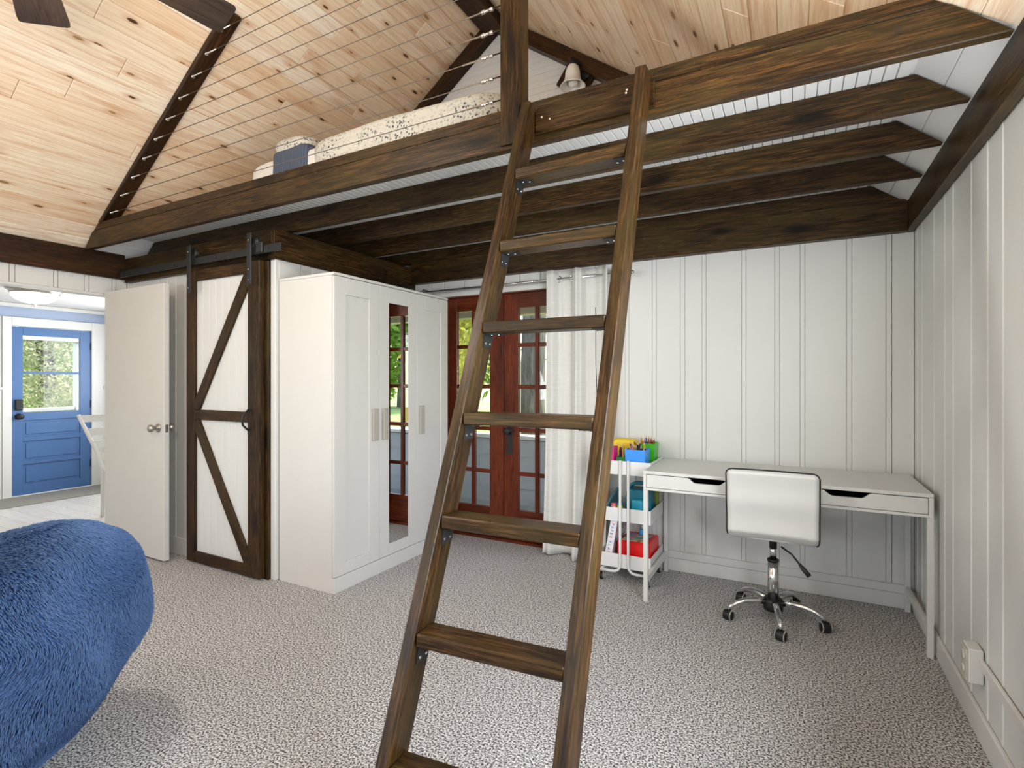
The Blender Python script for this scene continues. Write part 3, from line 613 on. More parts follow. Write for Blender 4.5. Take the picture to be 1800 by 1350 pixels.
# ------------------------------------------------------------------ office chair
M_VINYL = plain('white_vinyl', 'd4d2cd', 0.38, var=0.03, bump=0.06, bscale=14)
OC = Vector((-0.10, 3.16, 0)); ch = thing('office_chair', 'white vinyl swivel chair with black piping tucked under the desk', 'chair', OC)
def rel(x, y, z): return OC + Vector((x, y, z))
MB().lathe([(0.0, 0.055), (0.047, 0.055), (0.05, 0.07), (0.05, 0.105), (0.043, 0.118), (0.0, 0.118)], 20, Matrix.Translation(OC)).build('hub', M_RUBBER, ch)
for k in range(5):
    a = math.radians(208+72*k); d = Vector((math.cos(a), math.sin(a), 0)); n_ = Vector((-d.y, d.x, 0))
    path = [(0.04, 0.098, 0.017), (0.09, 0.106, 0.017), (0.15, 0.103, 0.016), (0.20, 0.088, 0.014), (0.228, 0.072, 0.012), (0.24, 0.052, 0.010)]
    lg = MB(); pts = [OC+d*r_+Vector((0, 0, z_)) for r_, z_, _ in path]; lg.tube(pts, 0.015, 12, radii=[w_ for _, _, w_ in path]); lg = lg.build('leg', M_CHROME, ch)
    ctr = OC+d*0.243; ca = random.uniform(-0.5, 0.5) - PI/2; w_ = Vector((math.cos(ca), math.sin(ca), 0))
    q = Vector((0, 0, 1)); Mc = Matrix.Translation(ctr+Vector((0, 0, 0.026)))@ Matrix.Rotation(ca+PI/2, 4, 'Z') @ Matrix.Rotation(PI/2, 4, 'Y')
    cs = MB().lathe([(0.0, -0.022), (0.024, -0.021), (0.026, -0.016), (0.026, 0.016), (0.024, 0.021), (0.0, 0.022)], 20, Mc).build('caster', M_RUBBER, lg)
    for sgn in (-1, 1): MB().lathe([(0.0225, 0.0215*sgn), (0.0262, 0.0185*sgn), (0.0262, 0.0222*sgn), (0.0225, 0.0225*sgn)], 20, Mc).build('caster_rim', M_HANDLE, lg)
MB().cyl(rel(0, 0, 0.10), rel(0, 0, 0.315), 0.0275, 20).build('gas_column', M_CHROME, ch)
MB().cyl(rel(0, 0, 0.3152), rel(0, 0, 0.327), 0.029, 20).build('column_collar', M_RUBBER, ch)
MB().cyl(rel(0, 0, 0.3275), rel(0, 0, 0.40), 0.0165, 16).build('piston', M_CHROME, ch)
MB().lathe([(0.0, 0.385), (0.019, 0.385), (0.019, 0.461), (0.0, 0.461)], 16, Matrix.Translation(OC)).build('mechanism', M_RUBBER, ch)
lv = MB().tube([rel(0.04, -0.06, 0.415), rel(0.09, -0.09, 0.39), rel(0.13, -0.11, 0.345)], 0.005, 8).build('lever', M_RUBBER, ch)
MB().tube([rel(0.122, -0.106, 0.354), rel(0.14, -0.115, 0.333), rel(0.168, -0.128, 0.303)], 0.01, 10, radii=[0.006, 0.011, 0.012]).build('lever_grip', M_RUBBER, lv)
soft(OC.x-0.205, OC.x+0.205, OC.y-0.19, OC.y+0.23, 0.462, 0.535, 6, 14).build('seat', M_VINYL, ch)
def backr(u, v):          # centre surface, v from seat up; leans towards the camera
    x_ = -0.207+0.414*u; z_ = 0.462+0.375*v; y_ = -0.205-0.055*v**1.4 + 0.05*max(0.0, 0.14-v)/0.14
    y_ += 0.014*math.cos((u-0.5)*PI)-0.004*math.sin(v*14) ; return rel(x_, y_, z_)
bk_ = MB(); N1, N2 = 48, 48; T_ = 0.045
def edge(u, v): 
    e = min(u, 1-u, v, 1-v)*22; return min(1.0, math.sqrt(max(0.0, e))*1.0) if e < 1 else 1.0
def rc(u, v):  # rounded corners
    r_ = 0.07; du = max(0, r_-min(u, 1-u)); dv = max(0, r_-min(v, 1-v))
    if du and dv:
        L_ = math.hypot(du, dv)
        m_ = max(du, dv)/L_; u += (du - du*m_)*(1 if u < 0.5 else -1); v += (dv - dv*m_)*(1 if v < 0.5 else -1)
    return u, v
front = lambda u, v: backr(*rc(u, v)) + Vector((0, -0.006-T_/2*edge(u, v), 0))
rear = lambda u, v: backr(*rc(u, v)) + Vector((0, 0.006+T_/2*edge(u, v), 0))
bk_.grid(front, N1, N2); bk_.grid(rear, N1, N2)
per = [(k/48, 0) for k in range(48)] + [(1, k/48) for k in range(48)] + [(1-k/48, 1) for k in range(48)] + [(0, 1-k/48) for k in range(48)]
bk_.add([front(*p) for p in per]+[rear(*p) for p in per], [(i, (i+1) % 192, (i+1) % 192+192, i+192) for i in range(192)], True)
bko = bk_.build('backrest', M_VINYL, ch)
MB().tube([front(*p)+Vector((0, 0.003, 0)) for p in ([(0, v_/30) for v_ in range(2, 30)] + [(u_/30, 1) for u_ in range(0, 31)] + [(1, 1-v_/30) for v_ in range(1, 31)])], 0.006, 8).build('piping', M_RUBBER, bko)

# ------------------------------------------------------------------ rolling cart with art supplies
_before = set(bpy.data.objects)
KX0, KX1, KY0, KY1 = -1.088, -0.748, 3.262, 3.60
ct = thing('utility_cart', 'white three tier rolling cart between curtain and desk', 'cart', ((KX0+KX1)/2, (KY0+KY1)/2, 0))
M_CART = plain('white_powder_coat', 'dddcd9', 0.4, var=0.02)
def tray(z0, z1, x0=KX0, x1=KX1, y0=KY0, y1=KY1, t_=0.004):
    m = MB(); m.box(x0, x1, y0, y0+t_, z0, z1); m.box(x0, x1, y1-t_, y1, z0, z1); m.box(x0, x0+t_, y0+t_, y1-t_, z0, z1); m.box(x1-t_, x1, y0+t_, y1-t_, z0, z1); m.box(x0+t_, x1-t_, y0+t_, y1-t_, z0, z0+t_)
    return m.build('tray', M_CART, ct)
TR = [(0.098, 0.185), (0.392, 0.478), (0.69, 0.776)]
for z0, z1 in TR: tray(z0, z1)
def ufr(y, sg):
    return MB().tube([(-0.912+sg*0.026, y, 0.782), (-0.912+sg*0.026, y, 0.12)] + [(-0.912+sg*(0.026+0.045*(1-math.cos(a))), y, 0.12-0.045*math.sin(a)) for a in [PI/8*k for k in range(1, 5)]] + [(-0.912+sg*0.152, y, 0.075)], 0.0085, 10).build('tube_frame', M_CART, ct)
for y in (KY0-0.010, KY1+0.010):
    for sg in (-1, 1): ufr(y, sg)
for sg in (-1, 1): MB().cyl((-0.912+sg*0.152, KY0-0.012, 0.075), (-0.912+sg*0.152, KY1+0.012, 0.075), 0.0085, 10).build('base_tube', M_CART, ct)
for xx in (KX0+0.02, KX1-0.02):
    for yy in (KY0+0.02, KY1-0.03):
        c_ = MB().cyl((xx-0.009, yy, 0.0235), (xx+0.009, yy, 0.0235), 0.0235, 18).build('caster', M_RUBBER, ct)
        MB().box(xx-0.013, xx-0.0095, yy-0.012, yy+0.012, 0.015, 0.064).box(xx+0.0095, xx+0.013, yy-0.012, yy+0.012, 0.015, 0.064).box(xx-0.013, xx+0.013, yy-0.012, yy+0.012, 0.064, 0.0665).build('caster_fork', M_HANDLE, c_)

def bin_(name, label, cat, x0, x1, y0, y1, z0, z1, col, taper=0.006):
    m = MB(); t_ = 0.003
    def ring(x0, x1, y0, y1, z): return [(x0, y0, z), (x1, y0, z), (x1, y1, z), (x0, y1, z)]
    vs = ring(x0+taper, x1-taper, y0+taper, y1-taper, z0)+ring(x0, x1, y0, y1, z1)+ring(x0+t_, x1-t_, y0+t_, y1-t_, z1)+ring(x0+taper+t_, x1-taper-t_, y0+taper+t_, y1-taper-t_, z0+t_)
    fs = [(3, 2, 1, 0), (12, 13, 14, 15)]
    for b0 in (0, 4, 8): fs += [(b0+i, b0+(i+1) % 4, b0+4+(i+1) % 4, b0+4+i) for i in range(4)]
    m.add(vs, fs); o = m.build(name, plain(name+'_'+col, col, 0.35, var=0.05), None); return tag(o, label, cat)
ZT = TR[2][0]+0.0045
bin_('pencil_cup', 'magenta pencil cup on the cart top tray', 'cup', -1.07, -0.985, 3.275, 3.36, ZT, 0.86, 'e0218a')
bin_('pencil_bin', 'bright blue bin of pencils on the cart top tray', 'bin', -0.915, -0.785, 3.275, 3.40, ZT, 0.85, '3d94ee')
bin_('pencil_bin', 'lime green bin of pencils at the back of the cart top tray', 'bin', -0.875, -0.765, 3.43, 3.56, ZT, 0.875, '3fae1c')
bin_('pencil_cup', 'dark green cup between magenta cup and blue bin', 'cup', -0.98, -0.922, 3.30, 3.37, ZT, 0.795, '1c7a30')
yb = soft(-1.06, -0.90, 3.47, 3.575, ZT, 0.893, 8, 10).build('storage_box', plain('yellow_plastic', 'e8c818', 0.4)); tag(yb, 'yellow plastic box behind the magenta pencil cup', 'box')
PC = ['c62a2a', 'e88a1a', 'f0d020', '2a8a3a', '2a4ac0', '6a2a9a', '8a5a2a', '1a1a1a', 'e86aa0', '40b0c0']
PN = ['red', 'orange', 'yellow', 'green', 'blue', 'purple', 'brown', 'black', 'pink', 'turquoise']
PM = [plain('pencil_paint_%d' % i, c, 0.4) for i, c in enumerate(PC)]; M_RAW = plain('raw_pencil_wood', 'd8b080', 0.6)
_pb = {}
def pencil(p, d, L, i, label, group):
    if i not in _pb: _pb[i] = (MB().cyl((0, 0, 0), (0, 0, 1.0), 0.0042, 6).mesh('barrel', PM[i]), MB().cyl((0, 0, 0), (0, 0, 0.02), 0.0042, 6, r2=0.0006).mesh('tip', M_RAW))
    M = Vector(d).to_track_quat('Z', 'Y').to_matrix().to_4x4(); M.translation = Vector(p); S = M @ Matrix.Diagonal((1, 1, L, 1))
    o = link('pencil', _pb[i][0], S); tag(o, label % PN[i], 'pencil', group)
    t_ = link('pencil_tip', _pb[i][1], M @ Matrix.Translation((0, 0, L)), o)
def fill(x0, x1, y0, y1, z, zt, n, label, group):
    for k in range(n):
        x, y = random.uniform(x0, x1), random.uniform(y0, y1); d = Vector((random.uniform(-0.06, 0.06), random.uniform(-0.06, 0.06), 1)).normalized()
        pencil((x, y, z), d, zt-z+random.uniform(-0.015, 0.03), (k*7+len(label)) % 10, label, group)
fill(-0.898, -0.802, 3.292, 3.382, ZT+0.004, 0.858, 26, '%s pencil standing in the bright blue bin', 'pencils in the blue bin')
fill(-0.855, -0.785, 3.447, 3.54, ZT+0.004, 0.882, 16, '%s pencil standing in the lime green bin', 'pencils in the green bin')
fill(-1.058, -1.0, 3.292, 3.345, ZT+0.004, 0.875, 12, '%s pencil standing in the magenta cup', 'pencils in the magenta cup')
fill(-0.965, -0.937, 3.315, 3.355, ZT+0.004, 0.84, 7, '%s pencil standing in the dark green cup', 'pencils in the dark green cup')
# middle tray
ZM = TR[1][0]+0.0045
tc = thing('teal_caddy', 'teal plastic caddy with an arched handle on the cart middle tray', 'caddy', (-0.86, 3.46, ZM))
M_TEAL = plain('teal_plastic', '12788e', 0.4)
MB().prism([(-0.955, ZM), (-0.775, ZM), (-0.79, 0.575), (-0.94, 0.575)], 'y', 3.40, 3.53).build('body', M_TEAL, tc, 0.006)
MB().tube([(-0.93, 3.465, 0.575)] + [(-0.865-0.065*math.cos(a), 3.465, 0.575+0.035*math.sin(a)) for a in [PI*k/12 for k in range(1, 12)]] + [(-0.80, 3.465, 0.575)], 0.012, 10).build('handle', M_TEAL, tc)
o = soft(-0.89, -0.815, 3.33, 3.385, ZM, 0.525, 7, 8).build('small_box', plain('bright_teal_plastic', '1f97b4', 0.4)); tag(o, 'small bright teal box in front of the teal caddy', 'box')
o = MB().prism([(3.285, ZM), (3.56, ZM), (3.56, 0.55), (3.285, 0.475)], 'x', -1.05, -1.035).build('file_folder', plain('slate_blue_card', '4a7a8a', 0.6), None, 0.001); tag(o, 'slate blue folder standing upright in the cart middle tray', 'folder')
jar_cols = [('small jar with a lime label in the cart middle tray', 'b4c828', -0.955, 0.5), ('small jar with a pink lid beside the lime jar', 'e09a90', -0.993, 0.495)]
for lb, c, x_, zt in jar_cols:
    j = thing('paint_jar', lb, 'jar', (x_, 3.30, ZM)); MB().lathe([(0, ZM), (0.017, ZM), (0.018, zt-0.016), (0.015, zt-0.013), (0, zt-0.013)], 16, Matrix.Translation((x_, 3.305, 0))).build('jar_body', plain('jar_'+c, c, 0.3), j)
    MB().lathe([(0, zt-0.0128), (0.0165, zt-0.0128), (0.0165, zt), (0, zt)], 16, Matrix.Translation((x_, 3.305, 0))).build('lid', plain('lid_'+c, '2aa0c8' if c == 'b4c828' else 'e06a80', 0.3), j)
o = soft(-0.80, -0.765, 3.54, 3.575, ZM, 0.58, 6, 8).build('pouch', plain('olive_fabric', '8a9a40', 0.8)); tag(o, 'olive green pouch behind the teal caddy', 'pouch')
# bottom tray
ZB = TR[0][0]+0.0045
rbx = thing('red_case', 'red plastic craft case with a printed lid on the cart bottom tray', 'case', (-0.88, 3.43, ZB))
M_REDP = plain('red_plastic', 'e01414', 0.35)
cb('case_body', -0.972, -0.762, 3.30, 3.55, ZB, 0.258, M_REDP, rbx, 'x', 0.008)
M_PRINT = NT('printed_card'); vv = M_PRINT.coords((1, 1, 1)); vo = M_PRINT.n('TexVoronoi'); vo.inputs['Scale'].default_value = 38; M_PRINT.l(vv, vo.inputs['Vector'])
hs = M_PRINT.n('HueSaturation'); hs.inputs['Saturation'].default_value = 0.7; hs.inputs['Value'].default_value = 0.55; M_PRINT.l(vo.outputs['Color'], hs.inputs['Color']); M_PRINT.color(hs.outputs[0]); M_PRINT.set(Roughness=0.4); M_PRINT = M_PRINT.m
cb('printed_lid', -0.95, -0.79, 3.33, 3.50, 0.2585, 0.263, M_PRINT, rbx, 'x', 0.001)
o = soft(-0.872, -0.845, 3.47, 3.495, 0.2635, 0.30, 6, 6).build('paint_pot', plain('sky_blue_plastic', '4aa0d0', 0.3)); tag(o, 'small sky blue pot standing on the red case', 'pot')
def text_mesh(cu_, nm):
    t_ = bpy.data.objects.new('temporary', cu_); COL.objects.link(t_); dg = bpy.context.evaluated_depsgraph_get()
    me = bpy.data.meshes.new_from_object(t_.evaluated_get(dg)); bpy.data.objects.remove(t_); me.name = 'letter'; return me
def letters(txt, size, M, mats, parent, gap=0.78):
    x_ = 0.0
    for i, chx in enumerate(txt):
        if chx == ' ': x_ += size*gap*0.6; continue
        cu_ = bpy.data.curves.new('letter', 'FONT'); cu_.body = chx; cu_.size = size; cu_.extrude = 0.0004; cu_.resolution_u = 2; cu_.materials.append(mats[i % len(mats)])
        link('letter', text_mesh(cu_, chx), M @ Matrix.Translation((x_, 0, 0)), parent); x_ += size*gap
gm = thing('game_box', 'white boxed craft kit lettered PAPER PLANES leaning on the bottom tray', 'box', (-1.05, 3.33, ZB))
A = math.radians(-14)
GM = Matrix.Translation((-1.052, 3.285, ZB+0.004)) @ Matrix.Rotation(A, 4, 'Y')
gb = MB().box(-0.045, 0.0, 0.0, 0.25, 0.0, 0.275).mesh('box_body', plain('white_card', 'e6e4ec', 0.4), 0.001); link('box_body', gb, Matrix.Translation((-1.012, 3.285, ZB+0.012)) @ Matrix.Rotation(math.radians(10), 4, 'Y'), gm)
FC = [plain('ink_%s' % c, c, 0.5) for c in ('c03a2a', '2a5aa0', '2a8a70', '303030', 'd08030')]
RB = Matrix.Translation((-1.012, 3.285, ZB+0.012)) @ Matrix.Rotation(math.radians(10), 4, 'Y')
FR = RB @ Matrix(((0, 0, 1, 0.0006), (1, 0, 0, 0.012), (0, 1, 0, 0.19), (0, 0, 0, 1)))
letters('PAPER', 0.058, FR, FC, gm); letters('PLANES', 0.05, FR @ Matrix.Translation((0, -0.075, 0)), FC[1:]+FC[:1], gm)
SPN = RB @ Matrix(((0, 1, 0, -0.034), (0, 0, -1, -0.0006), (-1, 0, 0, 0.255), (0, 0, 0, 1)))
letters('PAPER PLANES', 0.026, SPN, FC, gm, 0.82)

for o_ in set(bpy.data.objects)-_before:
    if o_.parent is None: o_.location.x -= 0.032
# ------------------------------------------------------------------ outlet box and conduit on the right wall
ob = thing('outlet_box', 'white surface mounted double outlet on the right wall', 'outlet', (XR, 2.47, 0.2))
cb('box_body', XR-0.046, XR-0.003, 2.425, 2.505, 0.207, 0.330, M_WHITE, ob, 'z', 0.004)
M_IVORY = plain('ivory_plastic', 'cfcbbd', 0.4)
pt = cb('cover_plate', XR-0.051, XR-0.0465, 2.430, 2.500, 0.214, 0.323, M_IVORY, ob, 'z', 0.002)
for zc in (0.244, 0.294):
    r_ = MB().lathe([(0, 0), (0.0165, 0), (0.0165, 0.003), (0, 0.003)], 18, Matrix.Translation((XR-0.0515, 2.465, zc)) @ Matrix.Rotation(-PI/2, 4, 'Y')).build('receptacle', M_WHITE, pt)
cdt = cb('cable_conduit', XR-0.016, XR-0.003, 0.2, 2.424, 0.266, 0.302, M_WHITE, None, 'y', 0.003); tag(cdt, 'white surface conduit running along the wall from the outlet box', 'conduit')

# ------------------------------------------------------------------ loft bed
mt = soft(-3.19, -1.24, 2.19, 3.25, LOFT_T+0.002, 2.69, 9, 16, 0.004, 5).build('mattress', plain('white_sheet', 'd4d0c8', 0.8, bump=0.2, bscale=10)); tag(mt, 'white sheeted mattress lying on the loft deck', 'mattress')
M_DUV = NT('floral_duvet_cotton'); v = M_DUV.coords((1, 1, 1), rnd=False); vo = M_DUV.n('TexVoronoi'); vo.inputs['Scale'].default_value = 50; M_DUV.l(v, vo.inputs['Vector'])
fn = M_DUV.noise(v, 95, 3); mk = M_DUV.noise(v, 5.5, 1.5)
dots = M_DUV.mix(1.0, M_DUV.ramp(vo.outputs['Distance'], [(0.28, 1.0), (0.38, 0.0)]), M_DUV.ramp(fn, [(0.42, 0.0), (0.5, 1.0)]), 'MULTIPLY')
msk = M_DUV.ramp(mk, [(0.38, 0.25), (0.54, 1.0)]); c = M_DUV.mix(M_DUV.mix(1.0, dots, msk, 'MULTIPLY'), 'bdb8ac', '343a42')
c = M_DUV.mix(M_DUV.mix(1.0, M_DUV.ramp(fn, [(0.55, 0.0), (0.62, 0.5)]), msk, 'MULTIPLY'), c, '3c444e'); M_DUV.color(c); M_DUV.set(Roughness=0.85); M_DUV.bump(M_DUV.noise(v, 18, 3), 0.35, 0.006); M_DUV = M_DUV.m
dv = soft(-2.60, -1.19, 2.14, 3.30, LOFT_T+0.004, 2.722, 6, 22, 0.016, 3.5, 3.0).build('duvet', M_DUV); tag(dv, 'cream duvet with dark floral print on the loft bed', 'duvet')
M_QUI = NT('blue_quilt_cotton'); wvq = M_QUI.n('TexWave'); wvq.inputs['Scale'].default_value = 26; M_QUI.l(M_QUI.coords((1, 0, 0), rnd=False), wvq.inputs['Vector']); M_QUI.color(M_QUI.mix(wvq.outputs['Fac'], '3c4454', '525a6a')); M_QUI.set(Roughness=0.9); M_QUI.bump(wvq.outputs['Fac'], 0.6, 0.006); M_QUI = M_QUI.m
ql = soft(-2.885, -2.545, 2.16, 3.28, LOFT_T+0.004, 2.722, 9, 16, 0.008, 5.0, 1.0).build('quilt', M_QUI); tag(ql, 'slate blue ribbed quilt folded across the loft bed', 'quilt')
pw = soft(-2.91, -2.57, 2.185, 2.50, 2.66, 2.795, 3, 14, 0.012, 6.0, 5.0).build('pillow', M_DUV); tag(pw, 'floral print pillow behind the blue quilt', 'pillow')

# ------------------------------------------------------------------ wall sconce on the gable
sn = thing('wall_sconce', 'gable wall sconce with a white bell shade on a dark wood block', 'lamp', (-1.38, YB-0.1, 3.36))
d = Vector((1, 0, -SL)).normalized(); nr = Vector((SL, 0, 1)).normalized(); c0 = Vector((-1.42, YB-0.02, 3.505))
beam('back_block', c0-d*0.125, c0+d*0.125, 0.035, 0.18, M_RED, sn, up=nr, bev=0.004)
MB().lathe([(0.0, 0.0), (0.062, 0.0), (0.062, 0.012), (0.05, 0.022), (0.02, 0.026), (0, 0.026)], 24, Matrix.Translation((-1.352, YB-0.0365, 3.530)) @ Matrix.Rotation(PI/2, 4, 'X')).build('canopy', M_BLACK, sn)
MB().tube([(-1.352, YB-0.06, 3.530), (-1.357, YB-0.10, 3.570), (-1.377, YB-0.14, 3.580), (-1.392, YB-0.155, 3.560)], 0.009, 10).build('arm', M_BLACK, sn)
MB().cyl((-1.392, YB-0.155, 3.520), (-1.392, YB-0.155, 3.580), 0.022, 14).build('socket', M_BLACK, sn)
M_SHADE = plain('white_frosted_glass', 'f2efe8', 0.3)
MB().lathe([(0.028, 3.535), (0.042, 3.520), (0.052, 3.485), (0.055, 3.450), (0.06, 3.425), (0.078, 3.400), (0.092, 3.385), (0.090, 3.382), (0.075, 3.394), (0.056, 3.420), (0.051, 3.450), (0.048, 3.485), (0.038, 3.517), (0.026, 3.530)], 28, Matrix.Translation((-1.392, YB-0.155, 0))).build('shade', M_SHADE, sn)
MB().lathe([(0.0, 3.382), (0.018, 3.386), (0.033, 3.402), (0.036, 3.425), (0.026, 3.460), (0.014, 3.490), (0.014, 3.510), (0, 3.510)], 20, Matrix.Translation((-1.392, YB-0.155, 0))).build('bulb', plain('opal_bulb', 'f4f2ee', 0.3), sn)

# ------------------------------------------------------------------ ceiling fan with an added, unseen light
FX, FY, FZ = XM, 0.68, 2.72
fan = thing('ceiling_fan', 'dark brown five blade ceiling fan hung from the ridge', 'ceiling fan', (FX, FY, FZ-0.16))
M_BLADE = dark_wood('dark_fan_blade', '1c1512', '33261f', '463529', '3a3027', 0.4)
MB().cyl((FX, FY, FZ+0.12), (FX, FY, ZRIDGE-0.152), 0.013, 12).build('downrod', M_BLACK, fan)
MB().lathe([(0.0, FZ-0.07), (0.07, FZ-0.07), (0.085, FZ-0.04), (0.085, FZ+0.03), (0.06, FZ+0.09), (0.02, FZ+0.125), (0, FZ+0.125)], 28, Matrix.Translation((FX, FY, 0))).build('motor', M_BLACK, fan)
def ang(p): return math.atan2(p[1]-FY, p[0]-FX)
a0 = math.radians(80.5)
for k in range(5):
    a = a0+k*2*PI/5; d = Vector((math.cos(a), math.sin(a), 0)); n_ = Vector((-d.y, d.x, 0)); tilt = math.radians(-11)
    Mb = Matrix.Translation((FX, FY, FZ)) @ Matrix.Rotation(a, 4, 'Z') @ Matrix.Rotation(tilt, 4, 'X')
    poly = [(0.17, -0.055), (0.60, -0.082), (0.628, -0.080), (0.636, -0.07), (0.64, 0.07), (0.634, 0.080), (0.60, 0.082), (0.17, 0.055)]
    bl = link('blade', MB().prism(poly, 'z', -0.004, 0.004).mesh('blade', M_BLADE, 0.0015), Mb, fan)
    link('blade_iron', MB().prism([(0.07, -0.018), (0.2, -0.035), (0.22, 0.0), (0.2, 0.035), (0.07, 0.018)], 'z', 0.0045, 0.009).mesh('blade_iron', M_BLACK), Mb, bl)
MB().lathe([(0.0, FZ-0.165), (0.05, FZ-0.155), (0.09, FZ-0.12), (0.10, FZ-0.085), (0.095, FZ-0.072), (0, FZ-0.072)], 28, Matrix.Translation((FX, FY, 0))).build('light_bowl', emit('fan_lamp_glass', 'fff4e4', 3.0), fan)  # glowing bowl added under the hub, out of view
lamp('fan_lamp', 'POINT', 52, (FX, FY, FZ-0.26), (1.0, 0.97, 0.92), shadow_soft_size=0.12)  # lamp added at the fan to brighten ceiling and walls

# ------------------------------------------------------------------ blue fur bean bag chair
UR = Vector((math.cos(YAW), math.sin(YAW), 0)); UF = Vector((-math.sin(YAW), math.cos(YAW), 0))
BC = UF*1.62 + UR*(-1.885)                      # centre on the floor
prof = [(0.0, 0.20), (0.02, 0.30), (0.06, 0.37), (0.14, 0.46), (0.26, 0.545), (0.38, 0.595), (0.50, 0.615), (0.62, 0.605), (0.73, 0.58), (0.80, 0.525), (0.84, 0.42), (0.855, 0.25), (0.86, 0.0)]
ptab = np.array(prof)
def bag(th, t):
    # t in 0..1 along the profile; th azimuth, 0 = towards picture right
    i = t*(len(prof)-1); k = min(int(i), len(prof)-2); f = i-k
    def cr(c):
        p = [ptab[max(k-1, 0)][c], ptab[k][c], ptab[k+1][c], ptab[min(k+2, len(prof)-1)][c]]
        return 0.5*((2*p[1])+(-p[0]+p[2])*f+(2*p[0]-5*p[1]+4*p[2]-p[3])*f*f+(-p[0]+3*p[1]-3*p[2]+p[3])*f**3)
    z = max(0.0, cr(0)); r = max(0.0, cr(1))
    e = 2.6; c_, s_ = math.cos(th), math.sin(th); q = (abs(c_)**e+abs(s_)**e)**(-1/e)
    u = r*q*c_*0.98; v_ = r*q*s_*0.80
    hs_ = 1.0 - 0.40*max(0.0, 0.45-u)*(1.0 if u < 0.45 else 0)
    hs_ -= 0.22*max(0.0, v_-0.05)
    z2 = z*hs_
    P = BC + UR*u + UF*v_ + Vector((0, 0, z2))
    n3 = noise.noise(P*3.1+Vector((4, 2, 1)))*0.045 + noise.noise(P*7.3)*0.016
    fold = 0.018*math.sin(th*7+6*z2+2*noise.noise(P*2.0))*math.exp(-((z2-0.35)/0.25)**2)
    rad = (UR*u+UF*v_); rad = rad.normalized() if rad.length > 1e-4 else Vector((0, 0, 1))
    w_ = min(1.0, z2/0.12)
    return P + rad*(n3+fold)*w_ + Vector((0, 0, n3*0.5*w_))
NB, NV = 96, 60
bg_ = thing('bean_bag_chair', 'large blue faux fur bean bag chair on the carpet', 'bean bag', BC)
mb = MB().grid(lambda u, v_: bag(2*PI*u, v_), NB, NV, True, True)
M_FURB = plain('blue_plush_backing', '24467a', 0.95, var=0.3, scale=6)
body = mb.build('bag_body', M_FURB, bg_, fix=True)
# fur strands
rs = np.random.RandomState(3); NS = 210000
th = rs.uniform(-PI*0.95, PI*0.75, NS); tt = rs.uniform(0.02, 0.995, NS)
G1, G2 = 240, 120
TH = np.linspace(-PI, PI, G1+1); TT = np.linspace(0, 1, G2+1)
tab = np.array([[bag(a, b) for b in TT] for a in TH])              # G1+1, G2+1, 3
def samp(th, tt):
    a = (th+PI)/(2*PI)*G1; b = tt*G2; i = np.clip(a.astype(int), 0, G1-1); j = np.clip(b.astype(int), 0, G2-1); f = (a-i)[:, None]; g = (b-j)[:, None]
    return tab[i, j]*(1-f)*(1-g)+tab[i+1, j]*f*(1-g)+tab[i, j+1]*(1-f)*g+tab[i+1, j+1]*f*g
p = samp(th, tt); du = samp(np.clip(th+0.02, -PI, PI), tt)-p; dv_ = samp(th, np.clip(tt+0.01, 0, 1))-p
nn = np.cross(du, dv_); nn /= np.linalg.norm(nn, axis=1)[:, None]+1e-9
ctr = np.array([BC.x, BC.y, 0.4]); nn *= np.sign(((p-ctr)*nn).sum(1))[:, None]
down = -dv_/(np.linalg.norm(dv_, axis=1)[:, None]+1e-9); side = du/(np.linalg.norm(du, axis=1)[:, None]+1e-9)
def fld(P, s, o):      # cheap smooth random field
    return np.sin(P[:, 0]*s+o)*np.cos(P[:, 1]*s*1.3+2*o)+np.sin(P[:, 2]*s*1.7+P[:, 0]*s*0.6+3*o)*0.8
sw_ = fld(p, 7, 0.3)*0.75+fld(p, 17, 1.1)*0.35; lift = 0.55+0.6*fld(p, 8, 2.0)
dirv = nn*np.clip(lift, 0.2, 1.1)[:, None]+down*(0.75+0.3*fld(p, 11, 4.0))[:, None]+side*sw_[:, None]+rs.normal(0, 0.13, (NS, 3))
dirv /= np.linalg.norm(dirv, axis=1)[:, None]
Ls = (0.013+0.007*rs.rand(NS))[:, None]
q0 = p-nn*0.002; q1 = p+dirv*Ls*0.5+nn*Ls*0.12; q2 = p+dirv*Ls+down*Ls*0.22
hc = bpy.data.hair_curves.new('fur'); hc.add_curves([3]*NS)
pos = np.stack([q0, q1, q2], 1).reshape(-1, 3)-np.array([BC.x, BC.y, 0.0])
hc.attributes['position'].data.foreach_set('vector', pos.astype(np.float32).ravel())
ra_ = hc.attributes.get('radius') or hc.attributes.new('radius', 'FLOAT', 'POINT')
ra_.data.foreach_set('value', np.tile(np.array([0.0010, 0.0008, 0.0003], np.float32), NS))
M_FUR = NT('blue_fur_strands'); hi_ = M_FUR.n('HairInfo'); cc = M_FUR.ramp(hi_.outputs['Intercept'], [(0.0, '18305a'), (0.5, '2e4d7a'), (1.0, '5a7398')])
rn = M_FUR.mix(hi_.outputs['Random'], '294770', '4f6a92'); M_FUR.color(M_FUR.mix(0.5, cc, rn)); M_FUR.set(Roughness=0.7); M_FUR = M_FUR.m
hc.materials.append(M_FUR)
fur = link('fur', hc, Matrix.Translation((BC.x, BC.y, 0)), bg_); fur['kind'] = 'stuff'

